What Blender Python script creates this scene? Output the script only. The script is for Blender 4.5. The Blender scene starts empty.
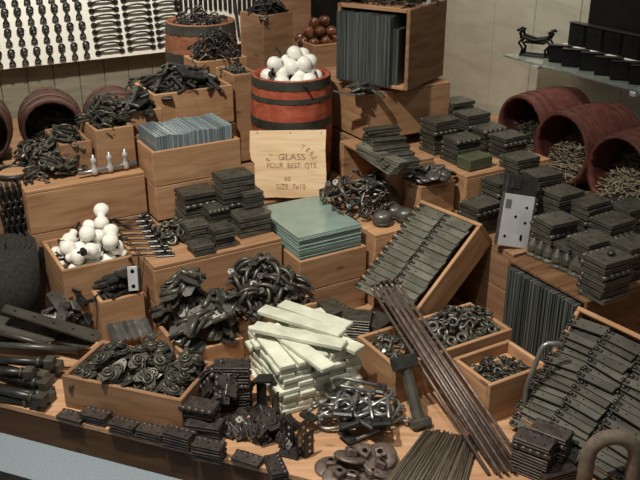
import bpy, math, random
import numpy as np
from mathutils import Matrix, Vector, Euler
random.seed(7); rng = random.Random(11)
SC = bpy.context.scene; COL = SC.collection
PI = math.pi

# ---------------------------------------------------------------- camera and places
CAM_H = 1.55; PITCH = math.radians(24); FPX = 850.0
cam_data = bpy.data.cameras.new('camera'); cam = bpy.data.objects.new('camera', cam_data); COL.objects.link(cam)
cam.location = (0, 0, CAM_H); cam.rotation_euler = (PI/2 - PITCH, 0, 0)
cam_data.sensor_width = 36; cam_data.lens = 36*FPX/640; cam_data.clip_start = .05
SC.camera = cam
def ray(px, py):
    cx = (px-320)/FPX; cy = -(py-240)/FPX
    return Vector((cx, math.cos(PITCH)+cy*math.sin(PITCH), -math.sin(PITCH)+cy*math.cos(PITCH)))
EYE = Vector((0, 0, CAM_H))
def at(px, py, z):
    d = ray(px, py); return EYE + d*((z-CAM_H)/d.z)
E1 = Vector((math.cos(PI/6), .5, 0)); E2 = Vector((-.5, math.cos(PI/6), 0))   # the display's own two directions
YAW = PI/6
def AB(a, b, z=0): return E1*a + E2*b + Vector((0, 0, z))
def on_b(px, py, b):
    d = ray(px, py); return EYE + d*(b/d.dot(E2))
def on_a(px, py, a):
    d = ray(px, py); return EYE + d*(a/d.dot(E1))
def ab(p): return p.dot(E1), p.dot(E2)
def RZ(a): return Matrix.Rotation(a, 4, 'Z')
def T(*v): return Matrix.Translation(Vector(v if len(v) > 1 else v[0]))

# ---------------------------------------------------------------- materials
MATS = {}
def nodes(name):
    m = bpy.data.materials.new(name); m.use_nodes = True
    n = m.node_tree; b = n.nodes['Principled BSDF']; return m, n, b
def N(nt, t, **kw):
    n = nt.nodes.new(t)
    for k, v in kw.items(): setattr(n, k, v)
    return n
def coords(nt, scale=(1, 1, 1)):
    tc = N(nt, 'ShaderNodeTexCoord'); oi = N(nt, 'ShaderNodeObjectInfo')
    add = N(nt, 'ShaderNodeVectorMath', operation='ADD')
    mul = N(nt, 'ShaderNodeVectorMath', operation='SCALE'); mul.inputs[0].default_value = (17, 9, 13)
    nt.links.new(oi.outputs['Random'], mul.inputs['Scale'])
    nt.links.new(tc.outputs['Object'], add.inputs[0]); nt.links.new(mul.outputs[0], add.inputs[1])
    mp = N(nt, 'ShaderNodeMapping'); mp.inputs['Scale'].default_value = scale
    nt.links.new(add.outputs[0], mp.inputs['Vector'])
    return mp.outputs[0], oi.outputs['Random']
def ramp(nt, stops):
    r = N(nt, 'ShaderNodeValToRGB'); e = r.color_ramp.elements
    while len(e) < len(stops): e.new(.5)
    for k, (p, c) in enumerate(stops): e[k].position = p; e[k].color = (*c, 1)
    return r
def plain(name, c1, c2=None, scale=20, rough=.5, metal=0, spec=.5, bump=0, vary=.25, detail=4, stretch=(1, 1, 1)):
    m, nt, b = nodes(name); L = nt.links.new
    c2 = c2 or c1
    v, rnd = coords(nt, stretch)
    nz = N(nt, 'ShaderNodeTexNoise'); nz.inputs['Scale'].default_value = scale; nz.inputs['Detail'].default_value = detail
    L(v, nz.inputs['Vector'])
    r = ramp(nt, [(.3, c1), (.7, c2)]); L(nz.outputs['Fac'], r.inputs[0])
    hv = N(nt, 'ShaderNodeHueSaturation'); mr = N(nt, 'ShaderNodeMapRange')
    mr.inputs['To Min'].default_value = 1-vary; mr.inputs['To Max'].default_value = 1+vary
    L(rnd, mr.inputs[0]); L(mr.outputs[0], hv.inputs['Value']); L(r.outputs[0], hv.inputs['Color'])
    L(hv.outputs[0], b.inputs['Base Color'])
    b.inputs['Roughness'].default_value = rough; b.inputs['Metallic'].default_value = metal
    b.inputs['Specular IOR Level'].default_value = spec
    if bump:
        bp = N(nt, 'ShaderNodeBump'); bp.inputs['Strength'].default_value = bump; bp.inputs['Distance'].default_value = .002
        L(nz.outputs['Fac'], bp.inputs['Height']); L(bp.outputs[0], b.inputs['Normal'])
    MATS[name] = m; return m
def wood(name, dark, mid, light, grain=9, rough=.7, vary=.14, knots=.8):
    m, nt, b = nodes(name); L = nt.links.new
    v, rnd = coords(nt, (1.2, grain, grain))
    nz = N(nt, 'ShaderNodeTexNoise'); nz.inputs['Scale'].default_value = 4; nz.inputs['Detail'].default_value = 6; nz.inputs['Distortion'].default_value = .7
    L(v, nz.inputs['Vector'])
    r = ramp(nt, [(.25, dark), (.5, mid), (.75, light)]); L(nz.outputs['Fac'], r.inputs[0])
    v2, _ = coords(nt, (1.6, 4, 4))
    vo = N(nt, 'ShaderNodeTexVoronoi'); vo.inputs['Scale'].default_value = 2.4; L(v2, vo.inputs['Vector'])
    kr = ramp(nt, [(.0, (.25, .2, .16)), (.07, (.55, .5, .45)), (.1, (1, 1, 1))]); L(vo.outputs['Distance'], kr.inputs[0])
    mx = N(nt, 'ShaderNodeMix', data_type='RGBA', blend_type='MULTIPLY'); mx.inputs['Factor'].default_value = knots
    L(r.outputs[0], mx.inputs['A']); L(kr.outputs[0], mx.inputs['B'])
    hv = N(nt, 'ShaderNodeHueSaturation'); mr = N(nt, 'ShaderNodeMapRange')
    mr.inputs['To Min'].default_value = 1-vary; mr.inputs['To Max'].default_value = 1+vary
    L(rnd, mr.inputs[0]); L(mr.outputs[0], hv.inputs['Value']); L(mx.outputs['Result'], hv.inputs['Color'])
    L(hv.outputs[0], b.inputs['Base Color'])
    b.inputs['Roughness'].default_value = rough; b.inputs['Specular IOR Level'].default_value = .25
    bp = N(nt, 'ShaderNodeBump'); bp.inputs['Strength'].default_value = .25; bp.inputs['Distance'].default_value = .002
    L(nz.outputs['Fac'], bp.inputs['Height']); L(bp.outputs[0], b.inputs['Normal'])
    MATS[name] = m; return m
wood('crate_wood', (.26, .137, .070), (.375, .212, .112), (.47, .29, .165))
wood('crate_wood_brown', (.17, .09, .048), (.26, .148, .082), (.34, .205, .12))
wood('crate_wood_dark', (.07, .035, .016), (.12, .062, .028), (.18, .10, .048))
wood('platform_wood', (.36, .19, .10), (.50, .29, .165), (.58, .36, .22), grain=12)
wood('plinth_wood', (.045, .022, .012), (.085, .042, .02), (.12, .065, .034), grain=7)
wood('sign_wood', (.62, .41, .235), (.78, .57, .36), (.86, .68, .47), grain=8, vary=.05)
wood('keg_red', (.24, .048, .026), (.36, .08, .042), (.46, .145, .085), grain=9, vary=.05)
wood('keg_brown_red', (.13, .048, .026), (.21, .082, .044), (.29, .13, .075), grain=8, vary=.05)
wood('keg_dark', (.030, .016, .012), (.055, .028, .021), (.085, .045, .034), grain=7, vary=.1)
wood('keg_red_dark', (.06, .019, .015), (.10, .031, .025), (.15, .056, .043), grain=7, vary=.1)
wood('wall_boards', (.15, .14, .10), (.21, .195, .145), (.27, .255, .195), grain=6, vary=.05)
wood('panel_boards', (.40, .38, .30), (.48, .46, .375), (.53, .51, .425), grain=4, vary=.04, knots=0)
plain('iron_black', (.019, .019, .018), (.044, .043, .040), 40, .36, .35, .5, .3)
plain('iron_olive', (.052, .051, .041), (.104, .100, .082), 30, .37, .35, .5, .3)
plain('iron_grey', (.070, .069, .062), (.145, .142, .13), 30, .35, .45, .5, .3)
plain('iron_brown', (.036, .029, .026), (.085, .070, .064), 35, .38, .35, .5, .3)
plain('iron_rust', (.11, .082, .07), (.22, .17, .148), 60, .5, .5, .5, .3, stretch=(1, 1, .3))
plain('strap_dark', (.048, .046, .037), (.098, .094, .076), 14, .55, .2, .4, .4, vary=.3)
plain('strap_grey', (.085, .086, .067), (.165, .162, .13), 14, .55, .2, .4, .4, vary=.2)
plain('steel', (.20, .20, .195), (.32, .32, .31), 30, .32, .7, .5, .1)
plain('steel_bright', (.62, .63, .65), (.74, .75, .76), 25, .35, .5, .5, .1, vary=.05)
plain('hole', (.004, .004, .004), None, 5, .8, 0, .1)
plain('hoop_iron', (.035, .035, .028), (.07, .068, .055), 18, .55, .3, .4, .3, vary=.1)
plain('keg_hoop', (.075, .03, .023), (.12, .048, .037), 18, .5, .2, .4, .3, vary=.1)
plain('porcelain', (.80, .79, .72), (.86, .85, .79), 6, .18, 0, .6, 0, vary=.03)
plain('pale_paint', (.46, .49, .38), (.68, .70, .59), 16, .55, 0, .4, .3, vary=.09)
plain('slate', (.036, .042, .040), (.10, .112, .105), 26, .55, .1, .5, .5, vary=.35, stretch=(1, 1, .15))
plain('knob_brown', (.09, .028, .012), (.22, .075, .032), 22, .2, 0, .6)
plain('nail_grey', (.14, .125, .10), (.28, .25, .20), 20, .45, .5)
plain('nail_straw', (.26, .21, .14), (.42, .36, .26), 20, .5, .3)
plain('wire_brown', (.12, .10, .075), (.22, .185, .14), 30, .5, .5, vary=.35)
plain('felt', (.024, .024, .021), (.055, .053, .047), 90, .9, 0, .2, .6)
plain('board_white', (.80, .80, .73), (.86, .86, .79), 5, .5, 0, .4, 0, vary=.02)
plain('stencil_ink', (.16, .11, .07), (.48, .33, .19), 55, .9, 0, .1, vary=0)
plain('carpet', (.165, .205, .235), (.28, .335, .38), 260, .95, 0, .1, .8, vary=0)
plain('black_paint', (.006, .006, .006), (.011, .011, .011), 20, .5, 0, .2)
plain('brass', (.40, .25, .07), (.55, .36, .12), 20, .35, .8)
plain('hose', (.13, .10, .075), (.20, .16, .12), 60, .8, 0, .3, .5)
plain('olive_box', (.075, .085, .045), (.11, .12, .07), 12, .6, 0, .3)
plain('shelf_white', (.55, .53, .45), (.62, .60, .52), 6, .5)
def glass(name, col, trans, rough):
    m, nt, b = nodes(name); L = nt.links.new
    v, rnd = coords(nt, (1, 1, 1)); nz = N(nt, 'ShaderNodeTexNoise'); nz.inputs['Scale'].default_value = 9; L(v, nz.inputs['Vector'])
    r = ramp(nt, [(.3, tuple(c*.75 for c in col)), (.7, col)]); L(nz.outputs['Fac'], r.inputs[0])
    hv = N(nt, 'ShaderNodeHueSaturation'); mr = N(nt, 'ShaderNodeMapRange'); mr.inputs['To Min'].default_value = .7; mr.inputs['To Max'].default_value = 1.25
    L(rnd, mr.inputs[0]); L(mr.outputs[0], hv.inputs['Value']); L(r.outputs[0], hv.inputs['Color']); L(hv.outputs[0], b.inputs['Base Color'])
    b.inputs['Transmission Weight'].default_value = trans; b.inputs['Roughness'].default_value = rough; b.inputs['IOR'].default_value = 1.5
    MATS[name] = m
glass('pane_blue', (.34, .43, .47), .35, .18)
glass('pane_teal', (.34, .47, .42), .30, .15)
glass('shelf_glass', (.75, .85, .80), .85, .03)
# ---------------------------------------------------------------- mesh builder
class MB:
    def __init__(s): s.v = []; s.f = []; s.mi = []; s.sm = []; s.M = Matrix.Identity(4)
    def add(s, vs, fs, m=0, smooth=False):
        o = len(s.v); M = s.M
        s.v += [tuple(M @ Vector(p)) for p in vs]
        s.f += [tuple(i+o for i in f) for f in fs]; s.mi += [m]*len(fs)
        s.sm += (smooth if isinstance(smooth, list) else [smooth]*len(fs))
        return s
    def box(s, c, d, b=0, m=0, R=None):
        hx, hy, hz = d[0]/2, d[1]/2, d[2]/2
        tf = (T(*c) @ R.to_4x4()) if R is not None else T(*c)
        if b <= 0:
            vs = [(x*hx, y*hy, z*hz) for x in (-1, 1) for y in (-1, 1) for z in (-1, 1)]
            fs = [(0, 1, 3, 2), (4, 6, 7, 5), (0, 4, 5, 1), (2, 3, 7, 6), (0, 2, 6, 4), (1, 5, 7, 3)]
        else:
            b = min(b, hx*.9, hy*.9, hz*.9); vs = []; ix = {}
            for x in (-1, 1):
                for y in (-1, 1):
                    for z in (-1, 1):
                        for k in range(3):
                            p = [x*(hx-b), y*(hy-b), z*(hz-b)]; p[k] = (x, y, z)[k]*(hx, hy, hz)[k]
                            ix[(x, y, z, k)] = len(vs); vs.append(tuple(p))
            fs = []
            def q(l):
                P = [Vector(vs[i]) for i in l]; n = (P[1]-P[0]).cross(P[2]-P[0]); c = sum(P, Vector())/len(P)
                fs.append(tuple(l if n.dot(c) > 0 else l[::-1]))
            for k in range(3):
                i, j = [a for a in range(3) if a != k]
                for sg in (-1, 1):
                    l = []
                    for u, w in ((-1, -1), (1, -1), (1, 1), (-1, 1)):
                        t = [0, 0, 0]; t[k] = sg; t[i] = u; t[j] = w; l.append(ix[(*t, k)])
                    q(l)
                for u in (-1, 1):
                    for w in (-1, 1):
                        a = [0, 0, 0]; a[k] = -1; a[i] = u; a[j] = w; c2 = list(a); c2[k] = 1
                        q([ix[(*a, i)], ix[(*c2, i)], ix[(*c2, j)], ix[(*a, j)]])
            for x in (-1, 1):
                for y in (-1, 1):
                    for z in (-1, 1): q([ix[(x, y, z, k)] for k in range(3)])
        vs = [tuple(tf @ Vector(p)) for p in vs]
        return s.add(vs, fs, m)
    def tube(s, pts, r, n=8, m=0, closed=False, caps=True, sq=1):
        pts = [Vector(p) for p in pts]; K = len(pts); rr = r if isinstance(r, (list, tuple)) else [r]*K
        vs = []; up = None
        for i, p in enumerate(pts):
            if closed: t = pts[(i+1) % K]-pts[i-1]
            else: t = pts[min(i+1, K-1)]-pts[max(i-1, 0)]
            t.normalize()
            if up is None: up = t.orthogonal().normalized() if abs(t.z) > .9 else Vector((0, 0, 1))
            u = (up - t*up.dot(t))
            u = u.normalized() if u.length > 1e-6 else t.orthogonal().normalized()
            w = t.cross(u); up = u
            for k in range(n):
                a = 2*PI*k/n; vs.append(tuple(p + u*(rr[i]*math.cos(a)*sq) + w*(rr[i]*math.sin(a))))
        fs = []; sm = []
        for i in range(K if closed else K-1):
            j = (i+1) % K
            for k in range(n):
                l = (k+1) % n; fs.append((i*n+k, i*n+l, j*n+l, j*n+k)); sm.append(True)
        if caps and not closed:
            fs.append(tuple(range(n))[::-1]); fs.append(tuple((K-1)*n+k for k in range(n))); sm += [False, False]
        return s.add(vs, fs, m, sm)
    def cyl(s, p0, p1, r, r1=None, n=12, m=0):
        return s.tube([p0, p1], [r, r if r1 is None else r1], n, m)
    def lathe(s, prof, n=20, m=0, caps=True, smooth=True, groove=None):
        vs = []; K = len(prof)
        for (r, z) in prof:
            for k in range(n):
                a = 2*PI*k/n; q = r - (groove[1] if groove and k % groove[0] == 0 else 0)
                vs.append((q*math.cos(a), q*math.sin(a), z))
        fs = []; sm = []
        for i in range(K-1):
            for k in range(n):
                l = (k+1) % n; fs.append((i*n+k, i*n+l, (i+1)*n+l, (i+1)*n+k)); sm.append(smooth)
        if caps:
            fs.append(tuple(range(n))[::-1]); fs.append(tuple((K-1)*n+k for k in range(n))); sm += [False, False]
        return s.add(vs, fs, m, sm)
    def prism(s, poly, z0, z1, m=0):
        n = len(poly); vs = [(x, y, z0) for x, y in poly]+[(x, y, z1) for x, y in poly]
        fs = [tuple(range(n))[::-1], tuple(range(n, 2*n))]+[(k, (k+1) % n, n+(k+1) % n, n+k) for k in range(n)]
        return s.add(vs, fs, m)
    def torus(s, R, r, n=24, k=8, m=0, c=(0, 0, 0), sx=1, sq=1):
        return s.tube([(c[0]+R*sx*math.cos(2*PI*i/n), c[1]+R*math.sin(2*PI*i/n), c[2]) for i in range(n)], r, k, m, closed=True, sq=sq)
    def hole(s, x, y, z, r=.003, m=1):
        return s.cyl((x, y, z-.0008), (x, y, z+.0004), r, n=8, m=m)
    def mesh(s, name, mats):
        me = bpy.data.meshes.new(name); me.from_pydata(s.v, [], s.f)
        for mt in mats: me.materials.append(MATS[mt])
        me.polygons.foreach_set('material_index', s.mi); me.polygons.foreach_set('use_smooth', s.sm); me.update()
        return me
def obj(name, mb, mats, parent=None, M=None, kind=None):
    if isinstance(mats, str): mats = [mats, 'hole']
    o = bpy.data.objects.new(name, mb.mesh(name, mats)); COL.objects.link(o)
    if parent: o.parent = parent
    if M is not None: o.matrix_basis = M
    if kind: o['kind'] = kind
    return o
def tag(o, label=None, cat=None, group=None, kind=None):
    if label: o['label'] = label
    if cat: o['category'] = cat
    if group: o['group'] = group
    if kind: o['kind'] = kind
    return o
def empty(name, M=None):
    o = bpy.data.objects.new(name, None); o.empty_display_size = .05; COL.objects.link(o)
    if M is not None: o.matrix_basis = M
    return o
def copy_tree(o, parent=None):
    c = o.copy(); COL.objects.link(c)
    if parent: c.parent = parent
    for ch in list(KIDS.get(o.name, [])): copy_tree(ch, c)
    return c
KIDS = {}
BUILD = {}; PROTO = {}; CATS = {}; DIMS = {}
def kind_of(key, cat, dims):
    def deco(fn): BUILD[key] = fn; CATS[key] = cat; DIMS[key] = dims; return fn
    return deco
def spawn(key, label, group, M):
    if key not in PROTO:
        before = set(COL.objects); root = BUILD[key](); PROTO[key] = root
        for o in COL.objects:
            if o.parent: KIDS.setdefault(o.parent.name, [])
        for o in set(COL.objects)-before:
            if o.parent and o not in KIDS[o.parent.name]: KIDS[o.parent.name].append(o)
        for k in list(KIDS): KIDS[k].sort(key=lambda o: o.name)
    else: root = copy_tree(PROTO[key])
    root.matrix_basis = M
    for p in ('label', 'category', 'group'):
        if p in root: del root[p]
    tag(root, label, CATS[key], group)
    return root
def pts_arc(cx, cz, r, a0, a1, n, y=0):
    return [(cx+r*math.cos(a0+(a1-a0)*i/n), y, cz+r*math.sin(a0+(a1-a0)*i/n)) for i in range(n+1)]

# ---------------------------------------------------------------- crates
def plank_panel(w, h, t, planks, b=.0025, notch=0):
    """a board wall lying in local XZ, grain along X, thickness along Y, with a fine gap between its planks"""
    mb = MB(); g = .0018; hh = h/planks
    for k in range(planks):
        mb.box((0, 0, k*hh+hh/2), (w, t, hh-(g if planks > 1 else 0)), b)
    return mb
def crate(label, loc, yaw, w, d, h, t=.014, floor=None, planks=1, open_side=None, lid=False, mat='crate_wood', side_mat=None,
          M=None, cat='crate', name='wooden_crate', group=None, divider=None):
    root = empty(name, M if M is not None else T(loc) @ RZ(yaw)); tag(root, label, cat, group)
    sm = side_mat or mat
    obj('front_panel', plank_panel(w, h, t, planks), mat, root, T(0, -d/2+t/2, 0))
    obj('back_panel', plank_panel(w, h, t, planks), mat, root, T(0, d/2-t/2, 0))
    for sx in (-1, 1):
        if open_side == sx: continue
        obj('side_panel', plank_panel(d-2*t-.001, h, t, planks), sm, root, T(sx*(w/2-t/2), 0, 0) @ RZ(PI/2))
    f = .004 if floor is None else floor
    obj('base_panel', MB().box((0, 0, f+.005), (w-2*t-.001, d-2*t-.001, .01)), mat, root)
    if lid:
        mb = MB(); n = 3
        for k in range(n): mb.box((0, -d/2+d*(k+.5)/n, h+.006), (w, d/n-.0015, .012), .002)
        obj('top_panel', mb, mat, root)
    if divider is not None:
        obj('divider_panel', plank_panel(d-2*t-.001, h*.92, .01, 1), mat, root, T(divider, 0, 0) @ RZ(PI/2))
    return root
def crate_ab(label, a0, a1, b0, b1, z0, z1, **kw):
    lid = kw.get('lid', False)
    return crate(label, AB((a0+a1)/2, (b0+b1)/2, z0), YAW, a1-a0, b1-b0, z1-z0-(.012 if lid else 0), **kw)

# ---------------------------------------------------------------- hardware kinds
def hinge_mesh(w, d, th, gap, holes=True, mat='iron_olive', r=None):
    """a folded butt hinge: two cast leaves face to face, knuckle along the -Y edge"""
    r = r or th+gap/2+.0018
    lo = MB().box((0, r*.4, th/2), (w, d, th), .0012)
    hi = MB().box((0, r*.4, th*1.5+gap), (w, d, th), .0012)
    if holes:
        for sx in (-.33, 0, .33): hi.hole(w*sx, r*.4+(d*.22 if sx else -d*.12), th*2+gap, .0032)
    kn = MB(); seg = 5
    for k in range(seg):
        x0 = -w/2+w*k/seg; kn.cyl((x0+.0006, -d/2, th+gap/2), (x0+w/seg-.0006, -d/2, th+gap/2), r*(.92 if k % 2 else .86), n=10)
    kn.cyl((-w/2-.003, -d/2, th+gap/2), (w/2+.003, -d/2, th+gap/2), r*.72, n=8)
    return lo, hi, kn
def merge(*mbs):
    o = MB()
    for m in mbs:
        k = len(o.v); o.v += m.v; o.f += [tuple(i+k for i in f) for f in m.f]; o.mi += m.mi; o.sm += m.sm
    return o
def hinge_kind(key, w, d, th, gap, mat, parts=False):
    def fn():
        lo, hi, kn = hinge_mesh(w, d, th, gap)
        if not parts: return obj('folded_hinge', merge(lo, hi, kn), mat)
        r = empty('folded_hinge'); obj('hinge_leaf', lo, mat, r); obj('hinge_leaf', hi, mat, r); obj('knuckle', kn, mat, r); return r
    BUILD[key] = fn; CATS[key] = 'hinge'; DIMS[key] = (w, d, 2*th+gap)
hinge_kind('hinge_wide', .128, .092, .0078, .0008, 'iron_olive')
hinge_kind('hinge_small', .078, .062, .0078, .0008, 'iron_olive')
hinge_kind('hinge_right', .122, .090, .0078, .0008, 'iron_olive')
hinge_kind('hinge_front', .088, .036, .006, .003, 'iron_brown', True)
hinge_kind('hinge_front_big', .105, .05, .0065, .003, 'iron_brown', True)
hinge_kind('hinge_plate', .105, .082, .007, .003, 'iron_olive', True)

@kind_of('white_knob', 'knob', (.056, .056, .056))
def _():
    r = empty('porcelain_knob')
    obj('knob_head', MB().lathe([(.004, -.002), (.012, -.001), (.016, .006), (.014, .013), (.017, .018), (.0245, .026), (.0285, .036), (.0275, .046), (.021, .055), (.011, .060), (.001, .0612)], 20), 'porcelain', r)
    sh = MB().lathe([(.013, -.006), (.015, -.004), (.0135, -.001), (.008, 0)], 14); sh.box((0, 0, -.02), (.008, .008, .03), .001)
    obj('shank', sh, 'iron_black', r); return r
@kind_of('brown_knob', 'knob', (.056, .056, .056))
def _():
    r = empty('mineral_knob')
    obj('knob_head', MB().lathe([(.012, -.001), (.014, .013), (.0245, .024), (.0285, .036), (.0275, .046), (.021, .055), (.011, .060), (.001, .0612)], 18), 'knob_brown', r)
    obj('shank', MB().lathe([(.014, -.008), (.014, -.001)], 12), 'iron_black', r); return r
@kind_of('pulley', 'pulley', (.07, .046, .02))
def _():
    r = empty('cast_pulley'); mb = MB()
    poly = []
    for k in range(28):
        a = 2*PI*k/28; rad = .022+.014*abs(math.cos(a))**6
        poly.append((rad*math.cos(a), rad*math.sin(a)*.95))
    mb.prism(poly, 0, .005); mb.hole(.030, 0, .005, .0028); mb.hole(-.030, 0, .005, .0028)
    obj('lobed_plate', mb, 'iron_olive', r)
    w = MB().torus(.0145, .0045, 20, 8, c=(0, 0, .0085)); w.lathe([(.0075, .004), (.0085, .014), (.006, .016)], 14); w.cyl((0, 0, .0155), (0, 0, .0166), .0035, n=8, m=1)
    obj('wheel', w, 'iron_olive', r); return r
@kind_of('spring_hinge', 'hinge', (.088, .042, .024))
def _():
    r = empty('spring_hinge')
    b = MB(); b.cyl((-.042, -.009, .012), (.042, -.009, .012), .0105, n=14)
    for x in (-.044, -.016, .016, .044): b.cyl((x-.002, -.009, .012), (x+.002, -.009, .012), .012, n=14)
    obj('spring_barrel', b, 'iron_olive', r)
    l = MB().prism([(-.036, -.004), (.036, -.004), (.040, .012), (.024, .030), (-.024, .030), (-.040, .012)], .004, .009)
    l.hole(-.02, .015, .009); l.hole(.02, .015, .009); l.hole(0, .022, .009)
    obj('hinge_leaf', l, 'iron_grey', r); return r
@kind_of('pull_handle', 'handle', (.12, .028, .03))
def _():
    r = empty('drawer_pull')
    pts = [(-.045+.09*k/12, 0, .006+.024*math.sin(PI*k/12)**.7) for k in range(13)]
    obj('handle_bar', MB().tube(pts, [.0052+.0032*math.sin(PI*k/12) for k in range(13)], 8), 'iron_olive', r)
    for sx in (-1, 1):
        p = MB().prism([(sx*.055+.014*math.cos(2*PI*k/14), .013*math.sin(2*PI*k/14)) for k in range(14)], 0, .005); p.hole(sx*.060, 0, .005)
        obj('foot_plate', p, 'iron_grey', r)
    return r
@kind_of('loop_handle', 'handle', (.075, .05, .012))
def _():
    mb = MB(); mb.tube([(.034*math.cos(a), .024*math.sin(a), .006) for a in [PI*(-.15+1.3*k/14) for k in range(15)]], .0045, 7)
    mb.box((-.031, -.012, .006), (.012, .010, .010), .002); mb.box((.031, -.012, .006), (.012, .010, .010), .002)
    mb.cyl((-.03, -.014, .006), (.03, -.014, .006), .003, n=6)
    return obj('drop_handle', mb, 'iron_black')
@kind_of('steel_hook', 'hook', (.10, .045, .012))
def _():
    mb = MB(); mb.tube([(-.048, .0, .006), (-.02, .0, .006)]+[(.018+.024*math.cos(a), .022*math.sin(a), .006) for a in [PI-2*PI*.93*k/18 for k in range(19)]], .0044, 8)
    mb.torus(.009, .0035, 12, 6, c=(-.055, 0, .006))
    return obj('loop_hook', mb, 'steel')
@kind_of('gate_loop', 'hook', (.13, .05, .014))
def _():
    r = empty('gate_loop')
    mb = MB(); mb.tube([(.06, -.018, .007), (-.02, -.022, .007)]+[(-.03+.022*math.cos(a), .022*math.sin(a), .007) for a in [-PI/2-PI*k/10 for k in range(11)]]+[(-.02, .022, .007), (.06, .018, .007)], .0046, 8)
    obj('bent_rod', mb, 'steel', r)
    e = MB().box((.062, 0, .008), (.026, .05, .012), .004); e.hole(.062, 0, .014, .004); obj('eye_plate', e, 'iron_black', r); return r
@kind_of('wrench', 'handle', (.12, .05, .014))
def _():
    mb = MB(); mb.tube([(-.06, -.012, .006), (-.035, .012, .006), (0, .018, .007), (.03, .006, .006), (.055, -.016, .006)], [.004, .006, .007, .006, .005], 8, sq=.7)
    mb.torus(.011, .004, 14, 6, c=(-.064, -.016, .006)); mb.box((.060, -.018, .006), (.020, .014, .010), .003)
    return obj('curved_handle', mb, 'iron_grey')
@kind_of('latch', 'latch', (.10, .046, .016))
def _():
    r = empty('rim_latch')
    mb = MB().box((0, 0, .007), (.10, .046, .014), .003); mb.hole(-.04, .015, .014); mb.hole(.04, -.015, .014); mb.hole(.01, 0, .014, .006)
    obj('latch_case', mb, 'iron_black', r)
    obj('bolt_bar', MB().box((.055, .004, .008), (.02, .018, .008), .002), 'iron_olive', r); return r
@kind_of('u_latch', 'handle', (.10, .04, .018))
def _():
    mb = MB().box((0, 0, .006), (.10, .012, .012), .002); mb.box((-.044, .016, .006), (.012, .04, .012), .002); mb.box((.044, .016, .006), (.012, .04, .012), .002)
    return obj('bar_latch', mb, 'iron_black')
@kind_of('washer', 'washer', (.045, .045, .012))
def _():
    mb = MB().torus(.015, .0058, 18, 8, c=(0, 0, .006), sq=.8); return obj('iron_ring', mb, 'iron_grey')
@kind_of('eye_piece', 'fitting', (.06, .03, .012))
def _():
    mb = MB().torus(.012, .0045, 14, 7, c=(-.016, 0, .006)); mb.cyl((-.004, 0, .006), (.032, 0, .006), .0045, .0035, 8); mb.box((.03, 0, .006), (.012, .018, .008), .002)
    return obj('eye_bolt', mb, 'iron_olive')
@kind_of('small_clip', 'fitting', (.034, .016, .012))
def _():
    mb = MB().box((0, 0, .004), (.034, .011, .006), .0015); mb.tube(pts_arc(.008, .004, .008, 0, PI, 8), .0028, 6); mb.hole(-.01, 0, .007, .0025)
    return obj('window_clip', mb, 'iron_black')
@kind_of('star_nut', 'fitting', (.04, .04, .018))
def _():
    mb = MB()
    for k in range(3):
        a = PI*k/3; mb.cyl((.021*math.cos(a), .021*math.sin(a), .007), (-.021*math.cos(a), -.021*math.sin(a), .007), .0045, n=7)
    mb.lathe([(.009, 0), (.010, .012), (.006, .015)], 10); return obj('spoked_knob', mb, 'iron_grey')
@kind_of('disc', 'disc', (.06, .06, .010))
def _():
    r = empty('cover_disc')
    obj('disc_plate', MB().lathe([(.030, 0), (.031, .004), (.028, .008), (.012, .0095), (.0005, .0096)], 22), 'iron_grey', r)
    mb = MB().lathe([(.007, .009), (.0075, .0125), (.004, .0135)], 10); obj('boss', mb, 'iron_olive', r); return r
@kind_of('coat_hook', 'hook', (.08, .04, .03))
def _():
    mb = MB().prism([(-.04, -.012), (-.02, -.016), (.02, -.016), (.04, -.012), (.04, .012), (.02, .016), (-.02, .016), (-.04, .012)], 0, .005)
    mb.tube([(-.02, 0, .004), (-.01, 0, .022), (.012, 0, .03), (.03, 0, .024)], [.005, .005, .004, .006], 7); mb.tube([(.01, 0, .004), (.03, 0, .012), (.045, 0, .010)], .0038, 7)
    return obj('cast_hook', mb, 'iron_olive')
@kind_of('floor_flange', 'flange', (.085, .085, .04))
def _():
    r = empty('floor_flange')
    p = MB().lathe([(.046, 0), (.047, .004), (.043, .008), (.0005, .009)], 26); obj('round_base', p, 'iron_rust', r)
    n = MB().box((0, 0, .019), (.030, .030, .022), .003); n.cyl((0, 0, .0295), (0, 0, .0306), .0085, n=14, m=1); n.torus(.0098, .0018, 16, 6, c=(0, 0, .030))
    obj('square_socket', n, 'iron_rust', r); return r
@kind_of('angle_bracket', 'bracket', (.03, .085, .085))
def _():
    r = empty('angle_bracket')
    a = MB().box((0, 0, .0425), (.006, .036, .085), .0012)
    for z in (.018, .042, .066): a.M = T(.0032, 0, z) @ Matrix.Rotation(PI/2, 4, 'Y'); a.cyl((0, 0, -.0006), (0, 0, .0006), .0045, n=10, m=1)
    a.M = Matrix.Identity(4); obj('upright_plate', a, ['iron_black', 'steel_bright'], r)
    b = MB().box((-.032, 0, .003), (.06, .036, .006), .0012); b.hole(-.03, 0, .006, .004); obj('foot_plate', b, 'iron_black', r); return r
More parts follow.
